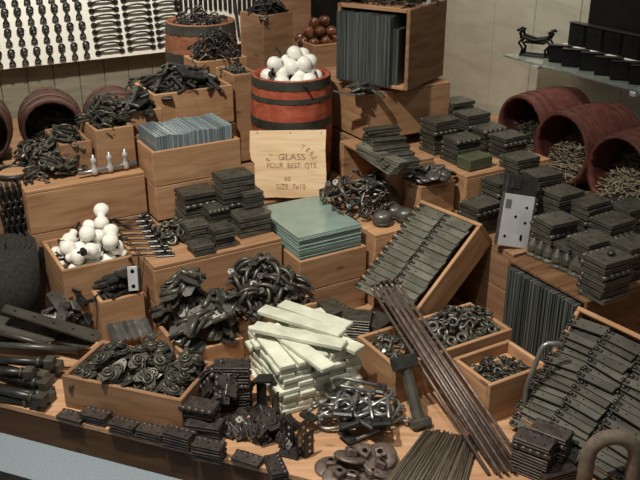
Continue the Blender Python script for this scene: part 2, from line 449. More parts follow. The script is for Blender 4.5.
@kind_of('surface_bolt', 'bolt', (.17, .04, .02))
def _():
    r = empty('surface_bolt')
    p = MB().box((.045, 0, .003), (.07, .032, .006), .0015)
    for x in (.02, .07):
        for y in (-.010, .010): p.hole(x, y, .006, .0025)
    obj('back_plate', p, 'iron_grey', r)
    obj('bolt_rod', MB().cyl((-.085, 0, .009), (.07, 0, .009), .0042, n=9), 'iron_brown', r)
    k = MB().tube(pts_arc(.03, .006, .010, 0, PI, 8), .003, 6); k.tube(pts_arc(.03, .006, .010, 0, PI, 8), .003, 6)
    for x in (.022, .062):
        k.M = T(x, 0, .007) @ RZ(PI/2); k.tube(pts_arc(0, 0, .0085, 0, PI, 8), .0032, 6)
    k.M = Matrix.Identity(4); obj('keeper', k, 'iron_black', r)
    obj('bolt_knob', MB().lathe([(.005, .010), (.005, .020), (.010, .024), (.010, .030), (.004, .034)], 12), 'iron_black', r, T(.045, 0, 0)); return r
@kind_of('finial', 'finial', (.05, .05, .07))
def _():
    mb = MB().lathe([(.024, 0), (.025, .006), (.016, .012), (.021, .022), (.018, .040), (.009, .056), (.004, .064), (.0005, .066)], 10, smooth=False)
    return obj('cast_finial', mb, 'iron_olive')
@kind_of('flat_bar', 'plate', (.09, .03, .008))
def _():
    mb = MB().box((0, 0, .004), (.105, .034, .008), .0015); mb.hole(-.04, 0, .008); mb.hole(.04, 0, .008); return obj('flat_plate', mb, 'iron_grey')
@kind_of('block_piece', 'fitting', (.045, .026, .02))
def _():
    mb = MB().box((0, 0, .010), (.045, .026, .02), .0025); mb.cyl((-.03, 0, .010), (.03, 0, .010), .006, n=10); return obj('iron_block', mb, 'iron_black')
@kind_of('butt_leaf', 'hinge', (.045, .04, .012))
def _():
    r = empty('small_hinge')
    a = MB().box((0, .012, .003), (.045, .024, .004), .001); a.hole(-.012, .014, .005); a.hole(.012, .014, .005)
    obj('hinge_leaf', a, 'iron_brown', r)
    R = Matrix.Rotation(math.radians(-38), 4, 'X'); b = MB(); b.M = R; b.box((0, -.012, .003), (.045, .024, .004), .001); b.hole(-.012, -.014, .005); b.hole(.012, -.014, .005)
    obj('hinge_leaf', b, 'iron_brown', r); obj('knuckle', MB().cyl((-.024, 0, .004), (.024, 0, .004), .005, n=9), 'iron_black', r); return r
def bar_kind(key, L, w, t):
    def fn():
        mb = MB().box((0, 0, t/2), (L, w, t), .003); return obj('painted_bar', mb, 'pale_paint')
    BUILD[key] = fn; CATS[key] = 'bar'; DIMS[key] = (L, w, t)
bar_kind('bar_short', .274, .0515, .0165); bar_kind('bar_long', .31, .052, .0165)
@kind_of('round_caster', 'caster', (.06, .06, .05))
def _():
    r = empty('cup_caster')
    obj('cup', MB().lathe([(.026, 0), (.031, .004), (.031, .030), (.027, .038), (.012, .044), (.0005, .045)], 20), 'iron_grey', r)
    obj('rim_band', MB().torus(.031, .003, 22, 6, c=(0, 0, .010)), 'iron_olive', r); return r

# ---------------------------------------------------------------- heaps
class Heap:
    """drops pieces one by one on to a height field; frame: origin, yaw, width, depth"""
    def __init__(s, origin, yaw, w, d, z0, margin=.0, M=None):
        s.o = Vector((origin[0], origin[1], 0)); s.yaw = yaw; s.w = w; s.d = d; s.res = .008
        s.nx = int((w+.16)/s.res); s.ny = int((d+.16)/s.res); s.h = np.full((s.nx, s.ny), float(z0)); s.M = M
        xs = (np.arange(s.nx)+.5)*s.res-s.nx*s.res/2; ys = (np.arange(s.ny)+.5)*s.res-s.ny*s.res/2
        s.X, s.Y = np.meshgrid(xs, ys, indexing='ij')
    def dome(s, amp, p=1.0, cx=0, cy=0):
        q = np.clip(1-((s.X-cx)/(s.w/2))**2, 0, 1)*np.clip(1-((s.Y-cy)/(s.d/2))**2, 0, 1); s.h += amp*q**p; return s
    def slope(s, gx, gy): s.h += gx*s.X+gy*s.Y; return s
    def drop(s, key, x, y, yaw, label, group, jit=.25, flip=.0, settle=.55, scale=1.0, upright=0, follow=1.0):
        lx, ly, th = [q*scale for q in DIMS[key]]
        c, sn = math.cos(yaw), math.sin(yaw)
        U = (s.X-x)*c+(s.Y-y)*sn; V = -(s.X-x)*sn+(s.Y-y)*c
        m = (np.abs(U) < lx/2) & (np.abs(V) < ly/2)
        if m.sum() < 2: m = (np.abs(U) < lx/2+s.res) & (np.abs(V) < ly/2+s.res)
        if m.sum() < 2: return None
        hs = s.h[m]; u = U[m]; v = V[m]
        A = np.c_[u, v, np.ones(len(u))]
        g, *_ = np.linalg.lstsq(A, hs, rcond=None) if len(u) > 3 else (np.array([0, 0, hs.mean()]),)
        gx = float(np.clip(g[0]*follow, -.5, .5)); gy = float(np.clip(g[1]*follow, -.5, .5))
        z = float(np.quantile(hs-(gx*u+gy*v), .72))
        R = Euler((math.atan(gy)+rng.gauss(0, jit), -math.atan(gx)+rng.gauss(0, jit), 0)).to_matrix().to_4x4()
        if rng.random() < flip: R = R @ Matrix.Rotation(PI, 4, 'X'); z += th
        W = T(x, y, z) @ RZ(yaw) @ R
        if scale != 1: W = W @ Matrix.Scale(scale, 4)
        s.h[m] = np.maximum(hs, z+gx*u+gy*v+th*settle)
        base = s.M if s.M is not None else T(s.o) @ RZ(s.yaw)
        return spawn(key, label, group, base @ W)
    def fill(s, keys, n, label, group, cat_labels=None, spread=.9, gauss=None, yaw=None, yawj=PI, **kw):
        s.base = s.h.copy()
        for k in range(n):
            key = keys[k % len(keys)] if not callable(keys) else keys(k)
            best = None
            for _c in range(5):
                if gauss: x = max(-.5, min(.5, rng.gauss(0, gauss)))*s.w*spread; y = max(-.5, min(.5, rng.gauss(0, gauss)))*s.d*spread
                else: x = (rng.random()-.5)*s.w*spread; y = (rng.random()-.5)*s.d*spread
                sc_ = kw.get('scale', 1)*max(DIMS[key][0], DIMS[key][1])*.34
                lx_ = max(.2*s.w, s.w/2-sc_); ly_ = max(.2*s.d, s.d/2-sc_); x = max(-lx_, min(lx_, x)); y = max(-ly_, min(ly_, y))
                i = int(np.clip((x+s.nx*s.res/2)/s.res, 2, s.nx-3)); j = int(np.clip((y+s.ny*s.res/2)/s.res, 2, s.ny-3))
                q = float((s.h-s.base)[i-2:i+3, j-2:j+3].mean())
                if best is None or q < best[0]: best = (q, x, y)
            _, x, y = best
            if False: x = max(-.5, min(.5, rng.gauss(0, gauss)))*s.w*spread; y = max(-.5, min(.5, rng.gauss(0, gauss)))*s.d*spread
            else: x = (rng.random()-.5)*s.w*spread; y = (rng.random()-.5)*s.d*spread
            th = (yaw if yaw is not None else 0)+rng.uniform(-yawj, yawj)
            lb = label if not isinstance(label, dict) else label[key]
            gr = group if not isinstance(group, dict) else group[key]
            s.drop(key, x, y, th, lb, gr, **kw)
ORD = ['topmost', 'second', 'third', 'fourth', 'fifth', 'sixth', 'seventh', 'eighth', 'ninth', 'tenth', 'eleventh', 'twelfth', 'thirteenth', 'fourteenth', 'fifteenth']
def stack(key, pos, n, yaw, desc, group, step=None, jit=.004, jyaw=.05, what='folded hinge'):
    step = step or DIMS[key][2]+.0038
    for i in range(n):
        k = n-1-i; lb = (f'topmost {what} of {desc}' if k == 0 else f'{ORD[k]} {what} down in {desc}')
        M = T(pos[0]+rng.uniform(-jit, jit), pos[1]+rng.uniform(-jit, jit), pos[2]+i*step) @ RZ(yaw+rng.uniform(-jyaw, jyaw)+(0 if i % 6 == 4 else PI))
        spawn(key, lb, group, M)
#SETTING#
# ================================================================ the setting
def wall_frame(org, x, z, n):
    return Matrix(((x.x, z.x, n.x, org.x), (x.y, z.y, n.y, org.y), (x.z, z.z, n.z, org.z), (0, 0, 0, 1)))
Z = Vector((0, 0, 1)); FLOOR = -.12
fl = MB().box((0.6, 2.2, FLOOR-.02), (8, 8, .04)); obj('floor', fl, 'carpet', kind='structure')
def boards(a0, a1, z0, z1, pitch, t=.02):
    mb = MB(); n = int((a1-a0)/pitch)
    for k in range(n): mb.box((a0+(k+.5)*pitch, (z0+z1)/2, -t/2), (pitch-.003, z1-z0, t), .002)
    mb.box(((a0+a1)/2, (z0+z1)/2, -t-.01), (a1-a0, z1-z0, .02)); return mb
obj('wall_left', boards(-1.2, 3.12, FLOOR, 2.2, .14), 'wall_boards', M=wall_frame(E2*4.7, E1, Z, -E2), kind='structure')
obj('wall_right', boards(-4.72, -.2, FLOOR, 2.2, .30), 'panel_boards', M=wall_frame(E1*3.1, -E2, Z, -E1), kind='structure')
EL = Vector((-1.003, 2.226, 0)); ED = Vector((.9377, -.3475, 0)); EN = Vector((.3475, .9377, 0))
A_ = EL-ED*1.0; B_ = EL+ED*2.95
poly = [tuple(p.xy) for p in (A_, B_, AB(3.08, -.5), AB(3.08, 4.68), AB(-.6, 4.68))]
obj('display_platform_top', MB().prism(poly, -.016, 0), 'platform_wood', kind='structure')
mid = (A_+B_)/2
obj('plinth_front', MB().box((0, .0115, -.068), ((B_-A_).length, .02, .104), .002), 'plinth_wood', M=T(mid) @ RZ(math.atan2(ED.y, ED.x)), kind='structure')
p = at(-10, 471, FLOOR)
obj('trim_1', MB().box((0, -.06, .008), (2.4, .12, .016), .004), 'black_paint', M=T(p) @ RZ(math.atan2(ED.y, ED.x)), kind='structure')

# ---------------------------------------------------------------- risers and crates
def riser(label, a0, a1, b0, b1, z0, z1, mat='crate_wood', planks=2, **kw):
    return crate_ab(label, a0, a1, b0, b1, z0, z1, lid=True, mat=mat, planks=planks, cat='riser', name='wooden_riser', **kw)
riser('low wooden riser along the boarded wall under the dark sideways kegs', -.5, 1.7, 3.62, 4.62, 0, .30, 'crate_wood_brown')
riser('long low wooden riser with faucets and cast hooks lying on top', .505, .945, 2.965, 3.36, 0, .48, planks=3)
riser('wooden riser carrying the red barrel of white knobs', .955, 1.585, 2.885, 3.60, 0, .288)
riser('wooden riser holding the surface bolts and central hinge stacks', .805, 1.292, 2.515, 2.875, 0, .30, planks=2)
riser('wooden riser with spilled curved handles and round casters on top', 1.60, 1.985, 2.365, 2.527, 0, .30)
riser('wooden riser beneath the open-sided crate of curved handles', 1.592, 1.98, 2.53, 3.60, 0, .30)
riser('wooden riser under the big stacks of hinges on the right', 1.925, 2.50, 1.985, 2.36, 0, .30, 'crate_wood_brown')
riser('wooden riser under the right wall kegs of nails', 2.51, 3.06, 1.2, 4.5, 0, .30, 'crate_wood_brown')
riser('wooden riser behind the tall crate of upright slates', 2.0, 2.50, 2.37, 3.60, 0, .30, 'crate_wood_brown')
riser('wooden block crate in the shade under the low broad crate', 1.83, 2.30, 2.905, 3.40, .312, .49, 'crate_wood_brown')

crate_ab('wooden crate filled with upright panes of bluish glass', .957, 1.312, 2.888, 3.14, .30, .575, floor=.045, planks=2)
crate_ab('wooden crate heaped with white porcelain door knobs', .535, .80, 2.665, 2.955, 0, .288, floor=.19, mat='crate_wood', planks=1)
crate_ab('wooden crate bearing the stack of flat greenish glass sheets', 1.302, 1.585, 2.398, 2.82, 0, .25, floor=.216, planks=2)
t3 = crate_ab('open-sided wooden crate spilling curved iron handles', 1.768, 1.982, 2.532, 2.90, .302, .49, open_side=-1, lid=True, t=.03)
crate_ab('small wooden crate topped by a heap of round cover discs', 1.83, 1.995, 2.41, 2.525, .302, .43, lid=True)
crate_ab('wooden crate under the rear stacks of folded hinges', 2.02, 2.45, 2.375, 2.895, .302, .45, lid=True)
crate_ab('low broad wooden crate under the tall crate of slates', 1.84, 2.255, 2.80, 3.30, .50, .70, lid=True, planks=1, mat='crate_wood')
_y = math.radians(-33); _f = at(336, 84, .712)*1.0+Vector((.004, .05, 0))
M_SB = T(_f.x+.165*math.cos(_y)-.165*math.sin(_y), _f.y+.165*math.sin(_y)+.165*math.cos(_y), .7135) @ RZ(_y)
# the tall crate on its side, its open face to the front: bottom, top and two sides with a back
def slate_crate(label, M, w, d, h, t=.016):
    r = empty('wooden_crate', M); tag(r, label, 'crate')
    obj('side_panel', plank_panel(d, h, t, 1), 'crate_wood_brown', r, T(w/2-t/2, 0, 0) @ RZ(PI/2))
    obj('side_panel', plank_panel(d, h, t, 1), 'crate_wood_brown', r, T(-w/2+t/2, 0, 0) @ RZ(PI/2))
    obj('top_panel', MB().box((0, 0, h-t/2), (w-2*t-.001, d, t), .002), 'crate_wood', r)
    obj('base_panel', MB().box((0, 0, t/2), (w-2*t-.001, d, t), .002), 'crate_wood', r)
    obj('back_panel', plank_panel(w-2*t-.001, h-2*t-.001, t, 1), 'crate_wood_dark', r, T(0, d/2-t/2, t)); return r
slate_crate('tall wooden crate on its side packed with upright dark slates', M_SB, .33, .33, .318)
for k in range(46):
    x = -.147+.262*k/45; hh = .272+rng.uniform(-.002, .002)
    if k > 41: hh -= .05
    o = obj('slate_sheet', MB().box((0, 0, hh/2), (.0052, .24, hh), .0007), 'slate', M=M_SB @ T(x, -.075+rng.uniform(-.002, .002)+(.03 if k > 41 else 0), .0165))
    tag(o, 'dark slate sheet standing upright in the tall crate at the top centre', 'slate', 'slates in the tall crate')
# left-hand back crates
crate_ab('wooden crate heaped with black rim latches', 1.135, 1.495, 3.345, 3.60, .50, .665, floor=.11)
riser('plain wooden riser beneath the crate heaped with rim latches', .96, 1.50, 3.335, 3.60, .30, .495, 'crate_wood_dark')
crate_ab('plain tall wooden crate just behind the red barrel', 1.508, 1.63, 3.37, 3.56, .30, .70, floor=.35, mat='crate_wood')
crate_ab('wooden crate of black drop handles behind the red barrel', 1.45, 1.70, 3.625, 3.80, .30, .715, floor=.37, mat='crate_wood')
crate_ab('small brown crate at the sideways dark keg mouth', .668, .785, 3.065, 3.30, .482, .60, floor=.08, mat='crate_wood_brown')
crate_ab('wooden crate of loop handles beside the upright panes', .797, .943, 3.04, 3.28, .482, .642, floor=.10)
crate_ab('narrow crate of black latches right behind the glass panes', .957, 1.10, 3.15, 3.255, .30, .66, floor=.30)
pb = at(270, 42, .70)
crate('brown crate of dark hardware below the hanging straps', (-.285, 4.60, .30), math.radians(42), .20, .20, .525, floor=.47, mat='crate_wood_brown')
crate('reddish wooden box at the foot of the strap display', on_b(284, 6, 4.45).xy.to_3d()+Vector((.03, 0, .30)), YAW, .2, .16, .66, lid=True, mat='crate_wood_brown')
crate('narrow wooden crate under the shiny brown knobs', at(322, 44, .75).xy.to_3d()+Vector((.01, .1, .30)), YAW, .22, .2, .45, floor=.40, mat='crate_wood')
# front crates
pl0 = at(61, 375.5, .115); pr0 = at(181, 401, .115); vx = (pr0-pl0); Ylong = math.atan2(vx.y, vx.x); Wl = vx.xy.length
perp = Vector((-math.sin(Ylong), math.cos(Ylong), 0)); Dl = .225
cl = (pl0+pr0)/2+perp*Dl/2; cl.z = .001
crate('long wooden crate brimming with cast pulleys at the front', cl, Ylong, Wl, Dl, .115, floor=.05, mat='crate_wood_brown')
crate_ab('small wooden crate of latches with a shiny steel plate', .62, .772, 2.545, 2.655, .0, .20, floor=.14)
crate_ab('wooden crate piled with bow handles behind the pale bars', 1.015, 1.315, 2.297, 2.51, 0, .13, floor=.06)
crate_ab('wooden crate piled with barrel spring hinges', .79, 1.008, 2.255, 2.505, 0, .10, floor=.045)
crate_ab('divided wooden crate of iron rings and spoked knobs', 1.306, 1.775, 1.80, 2.02, 0, .139, floor=.085, divider=-.05)
crate_ab('small square wooden crate of little black clips', 1.49, 1.718, 1.578, 1.757, 0, .14, floor=.09)
# right: open-sided crate of upright sheets, its top used as a shelf for hinges
rb = crate_ab('wooden crate with an open side full of dark upright panes', 1.885, 2.48, 1.605, 1.968, 0, .30, open_side=-1, lid=True, mat='crate_wood_dark')
for k in range(42):
    b = 1.632+.312*k/41
    mb = MB().box((0, 0, .132), (.36, .0052, .264+rng.uniform(-.004, .002)), .0006)
    o = obj('standing_sheet', mb, 'slate', M=T(AB(2.045+rng.uniform(-.004, .004), b, .016)) @ RZ(YAW))
    tag(o, 'dark pane standing on edge in the open-sided crate under the hinges', 'pane', 'dark panes in the open-sided crate')
# tilted crates
def tilted(label, C, ex, ey, w, h, d, mat='crate_wood'):
    n = ex.cross(ey).normalized(); o = C-ex*w/2*-1+ey*h/2-n*d
    M = Matrix(((ex.x, ey.x, n.x, o.x), (ex.y, ey.y, n.y, o.y), (ex.z, ey.z, n.z, o.z), (0, 0, 0, 1)))
    return M
# centre tilted crate: front-left lower rim corner D, x runs D->C
ex = Vector((.63, -.777, 0)).normalized(); ey = Vector((.616, .48, .62)); ey = (ey-ex*ey.dot(ex)).normalized()
Cc = at(417, 311, .15); Dc = Cc-ex*.30; M_TC = tilted('', Dc, ex, ey, .30, .39, .115)
crate('wooden crate tipped back holding two columns of strap plates', (0, 0, 0), 0, .30, .39, .115, M=M_TC, floor=.02, mat='crate_wood')
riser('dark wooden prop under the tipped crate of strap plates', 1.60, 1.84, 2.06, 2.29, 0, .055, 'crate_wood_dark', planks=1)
ex2 = Vector((.6, -.8, 0)).normalized(); tl = math.radians(50); ey2 = Vector((.8*math.cos(tl), .6*math.cos(tl), math.sin(tl)))
Tc = at(578, 305.5, .335); W2, H2, D2 = .50, .385, .10
L2 = Tc-ey2*H2; M_TR = tilted('', L2, ex2, ey2, W2, H2, D2)
crate('large wooden crate tipped steeply holding many columns of strap plates', (0, 0, 0), 0, W2, H2, D2, M=M_TR, floor=.02, mat='crate_wood')

def strap_plate(L, w, key, mat='strap_grey'):
    r = empty('strap_plate')
    mb = MB().box((0, 0, .004), (L, w, .007), .0012); mb.hole(L*.30, w*.15, .0075, .0025); mb.hole(-L*.1, -w*.15, .0075, .0025)
    obj('plate', mb, mat, r)
    k = MB()
    for y in (-w*.28, w*.28): k.cyl((-L*.45, y-.005, .009), (-L*.45, y+.005, .009), .007, n=9); k.cyl((-L*.33, y-.004, .008), (-L*.33, y+.004, .008), .005, n=8)
    obj('knuckle', k, 'iron_black', r); return r
BUILD['strap_c'] = lambda: strap_plate(.128, .042, 0); CATS['strap_c'] = 'strap plate'
BUILD['strap_r'] = lambda: strap_plate(.120, .036, 0, 'strap_dark'); CATS['strap_r'] = 'strap plate'  # plate colour darkened to stand for the weaker light on this crate
for c in range(2):
    for k in range(14):
        y = -.205+.028*k; x = -.073+c*.131-.008
        if c == 1: x += .004
        M = M_TC @ T(x+rng.uniform(-.003, .003), y, .106+.012*c*0+rng.uniform(0, .003)) @ Matrix.Rotation(math.radians(-13), 4, 'X') @ RZ(rng.uniform(-.03, .03))
        spawn('strap_c', f'grey strap plate shingled in the {"left" if c == 0 else "right"} column of the tipped centre crate', f'strap plates in the {"left" if c == 0 else "right"} column of the centre tipped crate', M)
obj_fill = None
for c in range(4):
    nm = ['first', 'second', 'third', 'fourth'][c]
    for k in range(17):
        y = -.195+.0215*k; x = -.192+c*.121+rng.uniform(-.008, .008)
        M = M_TR @ T(x+rng.uniform(-.004, .004), y, .080+rng.uniform(0, .014)+(.008 if c == 1 else 0)) @ Matrix.Rotation(math.radians(-27), 4, 'X') @ RZ(rng.uniform(-.07, .07)+(.12 if c == 0 else 0))
        spawn('strap_r', f'grey strap plate in the {nm} column from the left of the steeply tipped crate', f'strap plates in column {nm} of the steep crate', M)

# ---------------------------------------------------------------- barrels and kegs
def keg(label, M, r, h, mat, hoops, hoop_mat='hoop_iron', cat='barrel', name='red_barrel', bulge=1.09):
    root = empty(name, M); tag(root, label, cat)
    def rad(t): return r*(1+(bulge-1)*(1-(2*t-1)**2))
    n = 72; prof = [(rad(t), h*t) for t in [i/10 for i in range(11)]]
    inner = [(rad(t)-.013, h*t) for t in [1-i/10 for i in range(11)]]
    mb = MB().lathe(prof+[(rad(1)-.013, h)]+inner[1:]+[(rad(0), 0)], n, caps=False, groove=(4, .0022))
    obj('staves', mb, mat, root)
    for t, w in hoops:
        t0 = max(t-w/2/h, 0); t1 = min(t+w/2/h, 1); R0 = rad(t0)+.0022; R1 = rad(t1)+.0022
        obj('hoop', MB().lathe([(R0-.002, h*t0), (R0, h*t0), (R1, h*t1), (R1-.002, h*t1), (R0-.002, h*t0)], 56, caps=False, smooth=False), hoop_mat, root)
    obj('barrel_head', MB().lathe([(rad(.04)-.014, h*.03), (rad(.04)-.014, h*.05)], 40), 'crate_wood_dark', root)
    return root
BC = Vector((-.119, 3.475, .301)); BR, BH = .160, .455
keg('red upright barrel with dark hoops, full of white knobs', T(BC) @ RZ(.3), BR, BH, 'keg_red', [(.955, .036), (.82, .020), (.60, .036), (.25, .03), (.05, .03)], bulge=1.06)
bk = at(196, 22, .85); BK = Vector((bk.x, bk.y+.15, .30))
keg('red upright barrel of dark ironmongery below the white display board', T(BK), .168, .535, 'keg_brown_red', [(.95, .045), (.70, .04), (.25, .04), (.05, .03)])
def side_keg(label, pb, axis_ang, r, L, mat, lift=0, name='nail_keg', hoops=None, roll=0):
    """keg lying on its side; pb: point under the mouth; the mouth looks along axis_ang"""
    ax = Vector((math.cos(axis_ang), math.sin(axis_ang), 0)); R0 = r*1.09
    base = Vector((pb.x, pb.y, pb.z+R0+.001)) - ax*L
    M = T(base) @ RZ(axis_ang) @ Matrix.Rotation(PI/2, 4, 'Y')
    keg(label, M, r, L, mat, hoops or [(.96, .03), (.72, .025), (.28, .025)], name=name, hoop_mat='keg_hoop')
    return Vector((pb.x, pb.y, pb.z+R0)), ax
def nail_heap(name, label, c, ax, r, L, mat, n, seed, z_drop=-.25, ln=.055, rr=.0016, spill=.0):
    rg = random.Random(seed); mb = MB(); s = Vector((-ax.y, ax.x, 0))
    for k in range(n):
        u = rg.random()**.7; dd = -L*.75*u+spill*rg.random()
        zz = (-.80+1.05*u)*r; halfw = math.sqrt(max(.02, 1-(zz/r)**2))*r*.92
        w = rg.uniform(-1, 1)*halfw
        p = c+ax*dd+s*w+Vector((0, 0, max(zz+rg.uniform(-.02, .012), -math.sqrt(max(0, (r*.97)**2-w*w)))))
        d = Vector((rg.gauss(0, 1), rg.gauss(0, 1), rg.gauss(0, .45))).normalized()*ln/2
        mb.cyl(p-d, p+d, rr, n=5)
    # packed mass of nails beneath the loose ones
    vs = []; nu, nv = 8, 10
    for i in range(nu+1):
        u = i/nu; dd = -L*.78*u-.004; zz = (-.84+1.05*u)*r
        for j in range(nv+1):
            w = (j/nv*2-1); hw = math.sqrt(max(.02, 1-(zz/r)**2))*r*.93
            q = c+ax*dd+s*(w*hw); q.z += zz+rg.uniform(-.012, .006); vs.append(tuple(q))
    fs = [(i*(nv+1)+j, (i+1)*(nv+1)+j, (i+1)*(nv+1)+j+1, i*(nv+1)+j+1) for i in range(nu) for j in range(nv)]
    mb.add(vs, fs, 1, True)
    o = obj(name, mb, [mat, 'iron_black']); tag(o, label, 'nails', kind='stuff')
KA = math.atan2(-E1.y, -E1.x)
for lab, lab2, px, py, r, da, seed in (
    ('red keg lying on its side, its mouth behind the rear hinges', 'dark nails lying in the rear red keg by the wall', 513, 161, .142, .0, 1),
    ('red keg on its side, middle of the three by the right wall', 'straw coloured nails filling the middle sideways red keg', 552, 187, .150, .0, 2),
    ('red keg on its side nearest the front by the right wall', 'straw coloured nails filling the front sideways red keg', 607, 216, .150, .0, 3)):
    pb = at(px, py, .30); c, ax = side_keg(lab, pb+E1*.02, KA+da, r, .32, 'keg_red_dark', hoops=[(.965, .022), (.86, .012), (.72, .012), (.28, .012), (.14, .012)])
    nail_heap('loose_nails', lab2, c, ax, r*.97, .30, 'nail_grey' if seed == 1 else 'nail_straw', 420, seed)
# dark kegs by the left wall
for lab, lab2, px, py, r, seed in (
    ('dark keg lying on its side with its mouth facing out', 'rusty nails and scraps lying in the dark sideways keg', 57, 160, .132, 5),
    ('dark keg on its side half hidden behind the loop handles', None, 122, 157, .132, 6),
    ('dark keg on its side at the far left edge', None, -18, 168, .142, 7)):
    pb = at(px, py, .30); c, ax = side_keg(lab, pb, math.radians(-70), r, .27, 'keg_dark', name='dark_keg')
    if lab2: nail_heap('keg_scraps', lab2, c, ax, r*.97, .26, 'nail_grey', 260, seed, ln=.06, rr=.0022)

# ---------------------------------------------------------------- sign board on the barrel
s0 = at(256, 198, .302); s1 = at(326, 198, .302); sv = s1-s0; sw = sv.length; yawS = math.atan2(sv.y, sv.x)
topm = at(288, 130, .30)
# lean so that the top meets the barrel
lean = math.radians(11); shh = .275
sg = empty('sign_board', T((s0+s1)/2+Vector((0, 0, .001))) @ RZ(yawS) @ Matrix.Rotation(-lean, 4, 'X'))
tag(sg, 'pale wooden box end with black stencilled lettering leaning on the barrel', 'sign')
w2 = sw/2
edge = [(-w2+.004, .0), (-w2*.4, .003), (0, 0), (w2*.5, .004), (w2, .001), (w2+.001, .10), (w2-.003, .19), (w2, shh), (0, shh-.002), (-w2-.02, shh-.004), (-w2-.022, shh*.70), (-w2-.016, shh*.56), (-w2-.004, shh*.52), (-w2-.002, shh*.2)]
mb = MB(); mb.M = Matrix.Rotation(PI/2, 4, 'X'); mb.prism(edge, -.006, .006); mb.M = Matrix.Identity(4)
for x in (-w2+.01, 0, w2-.02): mb.cyl((x, -.0055, shh-.012), (x, -.0068, shh-.012), .0025, n=8, m=1)
obj('board', mb, ['sign_wood', 'iron_black'], sg)
def text_mesh(s, size):
    cu = bpy.data.curves.new('lettering', 'FONT'); cu.body = s; cu.size = size; cu.align_x = 'CENTER'; cu.align_y = 'CENTER'; cu.extrude = .0003; cu.resolution_u = 3
    o = bpy.data.objects.new('lettering', cu); COL.objects.link(o); bpy.context.view_layer.update()
    me = bpy.data.meshes.new_from_object(o.evaluated_get(bpy.context.evaluated_depsgraph_get()))
    vs = [tuple(v.co) for v in me.vertices]; fs = [tuple(p.vertices) for p in me.polygons]
    bpy.data.objects.remove(o); bpy.data.curves.remove(cu); return vs, fs
def write(mb, s, size, x, z, rot=0, sx=1):
    vs, fs = text_mesh(s, size)
    mb.M = T(x, -.0068, z) @ Matrix.Rotation(PI/2, 4, 'X') @ RZ(rot) @ Matrix.Diagonal((sx, 1, 1, 1)); mb.add(vs, fs); mb.M = Matrix.Identity(4)
def letters(nm, fn):
    mb = MB(); fn(mb); obj(nm, mb, 'stencil_ink', sg)
def arc_line(mb):
    for ch, deg in (('F', 166), ('I', 150), ('T', 62), ('E', 47), ('R', 33), ('E', 19)):
        a = math.radians(deg); write(mb, ch, .027, .095*math.cos(a)+.004, .137+.078*math.sin(a), a-PI/2)
letters('lettering', arc_line)
letters('lettering', lambda mb: write(mb, 'GLASS', .036, .004, .166, 0, 1.1))
letters('lettering', lambda mb: write(mb, 'FOUR  BEST  QTE', .030, .004, .132, 0, .86))
letters('lettering', lambda mb: write(mb, '60', .026, -.014, .078))
letters('lettering', lambda mb: write(mb, 'SIZE  7x10', .030, 0, .046, 0, .9))
# ================================================================ glass panes
for k in range(30):
    a = .985+.298*k/29
    hh = .268+.003*math.sin(k*.5)+rng.uniform(-.003, .003)
    o = obj('upright_glass', MB().box((0, 0, hh/2), (.0085, .195, hh), .0008), 'pane_blue', M=T(AB(a, 3.006+rng.uniform(-.003, .003), .356)) @ RZ(YAW))
    tag(o, 'bluish glass pane standing on edge in the crate behind the surface bolts', 'glass pane', 'upright glass panes')
gz = .228
for k in range(22):
    hh = .0048
    o = obj('glass_sheet', MB().box((0, 0, hh/2), (.262, .335, hh-.0006), .0006), 'pane_teal', M=T(AB(1.441+rng.uniform(-.002, .002), 2.585+rng.uniform(-.003, .003), gz+k*hh)) @ RZ(YAW+rng.uniform(-.008, .008)))
    lb = 'topmost greenish glass sheet of the flat stack before the sign board' if k == 21 else 'greenish glass sheet below the top of the flat stack before the sign board'
    tag(o, lb, 'glass sheet', 'flat stack of glass sheets')

# ================================================================ white knobs
def knob_heap(cx, cy, z, yaw, positions, label, group, ks=1.0, kz=1.0):
    for (x, y, zz, tilt, az) in positions:
        M = T(Vector((cx, cy, z))) @ RZ(yaw) @ T(x, y, zz) @ RZ(az) @ Matrix.Rotation(tilt, 4, 'Y') @ Matrix.Scale(ks, 4) @ Matrix.Diagonal((1, 1, kz, 1)) @ T(0, 0, -.034)
        spawn('white_knob', label, group, M)
rg = random.Random(4)
ps = []
def try_add(ps, x, y, z0, dmin=.053):
    z = z0
    for (a, b, c, _, _) in ps:
        h2 = dmin**2-(a-x)**2-(b-y)**2
        if h2 > 0: z = max(z, c+math.sqrt(h2))
    ps.append((x, y, z, rg.uniform(.3, 2.4), rg.uniform(-PI, PI)))
ix = [(-.095+.06*i+(.03 if j % 2 else 0), -.10+.052*j) for j in range(5) for i in range(4)]
for x, y in ix: try_add(ps, min(max(x, -.088), .088), y, .243)
for x, y in ((-.06, -.06), (0, -.05), (.06, -.065), (-.03, 0), (.04, .01), (-.07, .05), (.01, .06), (.07, .06), (0, .0), (-.08, -.02), (.08, -.02), (.03, .09), (-.04, .10), (.085, .10), (-.02, -.09)): try_add(ps, x, y, .243, .05)
ec = AB(.668, 2.81)
knob_heap(ec.x, ec.y, 0, YAW, ps, 'white porcelain door knob heaped in the crate by the surface bolts', 'white knobs in the crate', 1.02, 1.05)
ps = []
for k in range(10):
    a = 2*PI*k/10; try_add(ps, .098*math.cos(a), .098*math.sin(a), .435)
for k in range(5):
    a = 2*PI*k/5+.3; try_add(ps, .055*math.cos(a), .055*math.sin(a), .44)
for x, y in ((-.06, -.05), (.0, -.05), (.06, -.05), (.08, .0), (-.02, .02), (.045, .03), (.02, -.01)): try_add(ps, x, y, .45, .05)
knob_heap(BC.x, BC.y, BC.z, 0, ps, 'white porcelain door knob heaped on top of the red barrel', 'white knobs on the barrel', 1.08, 1.3)
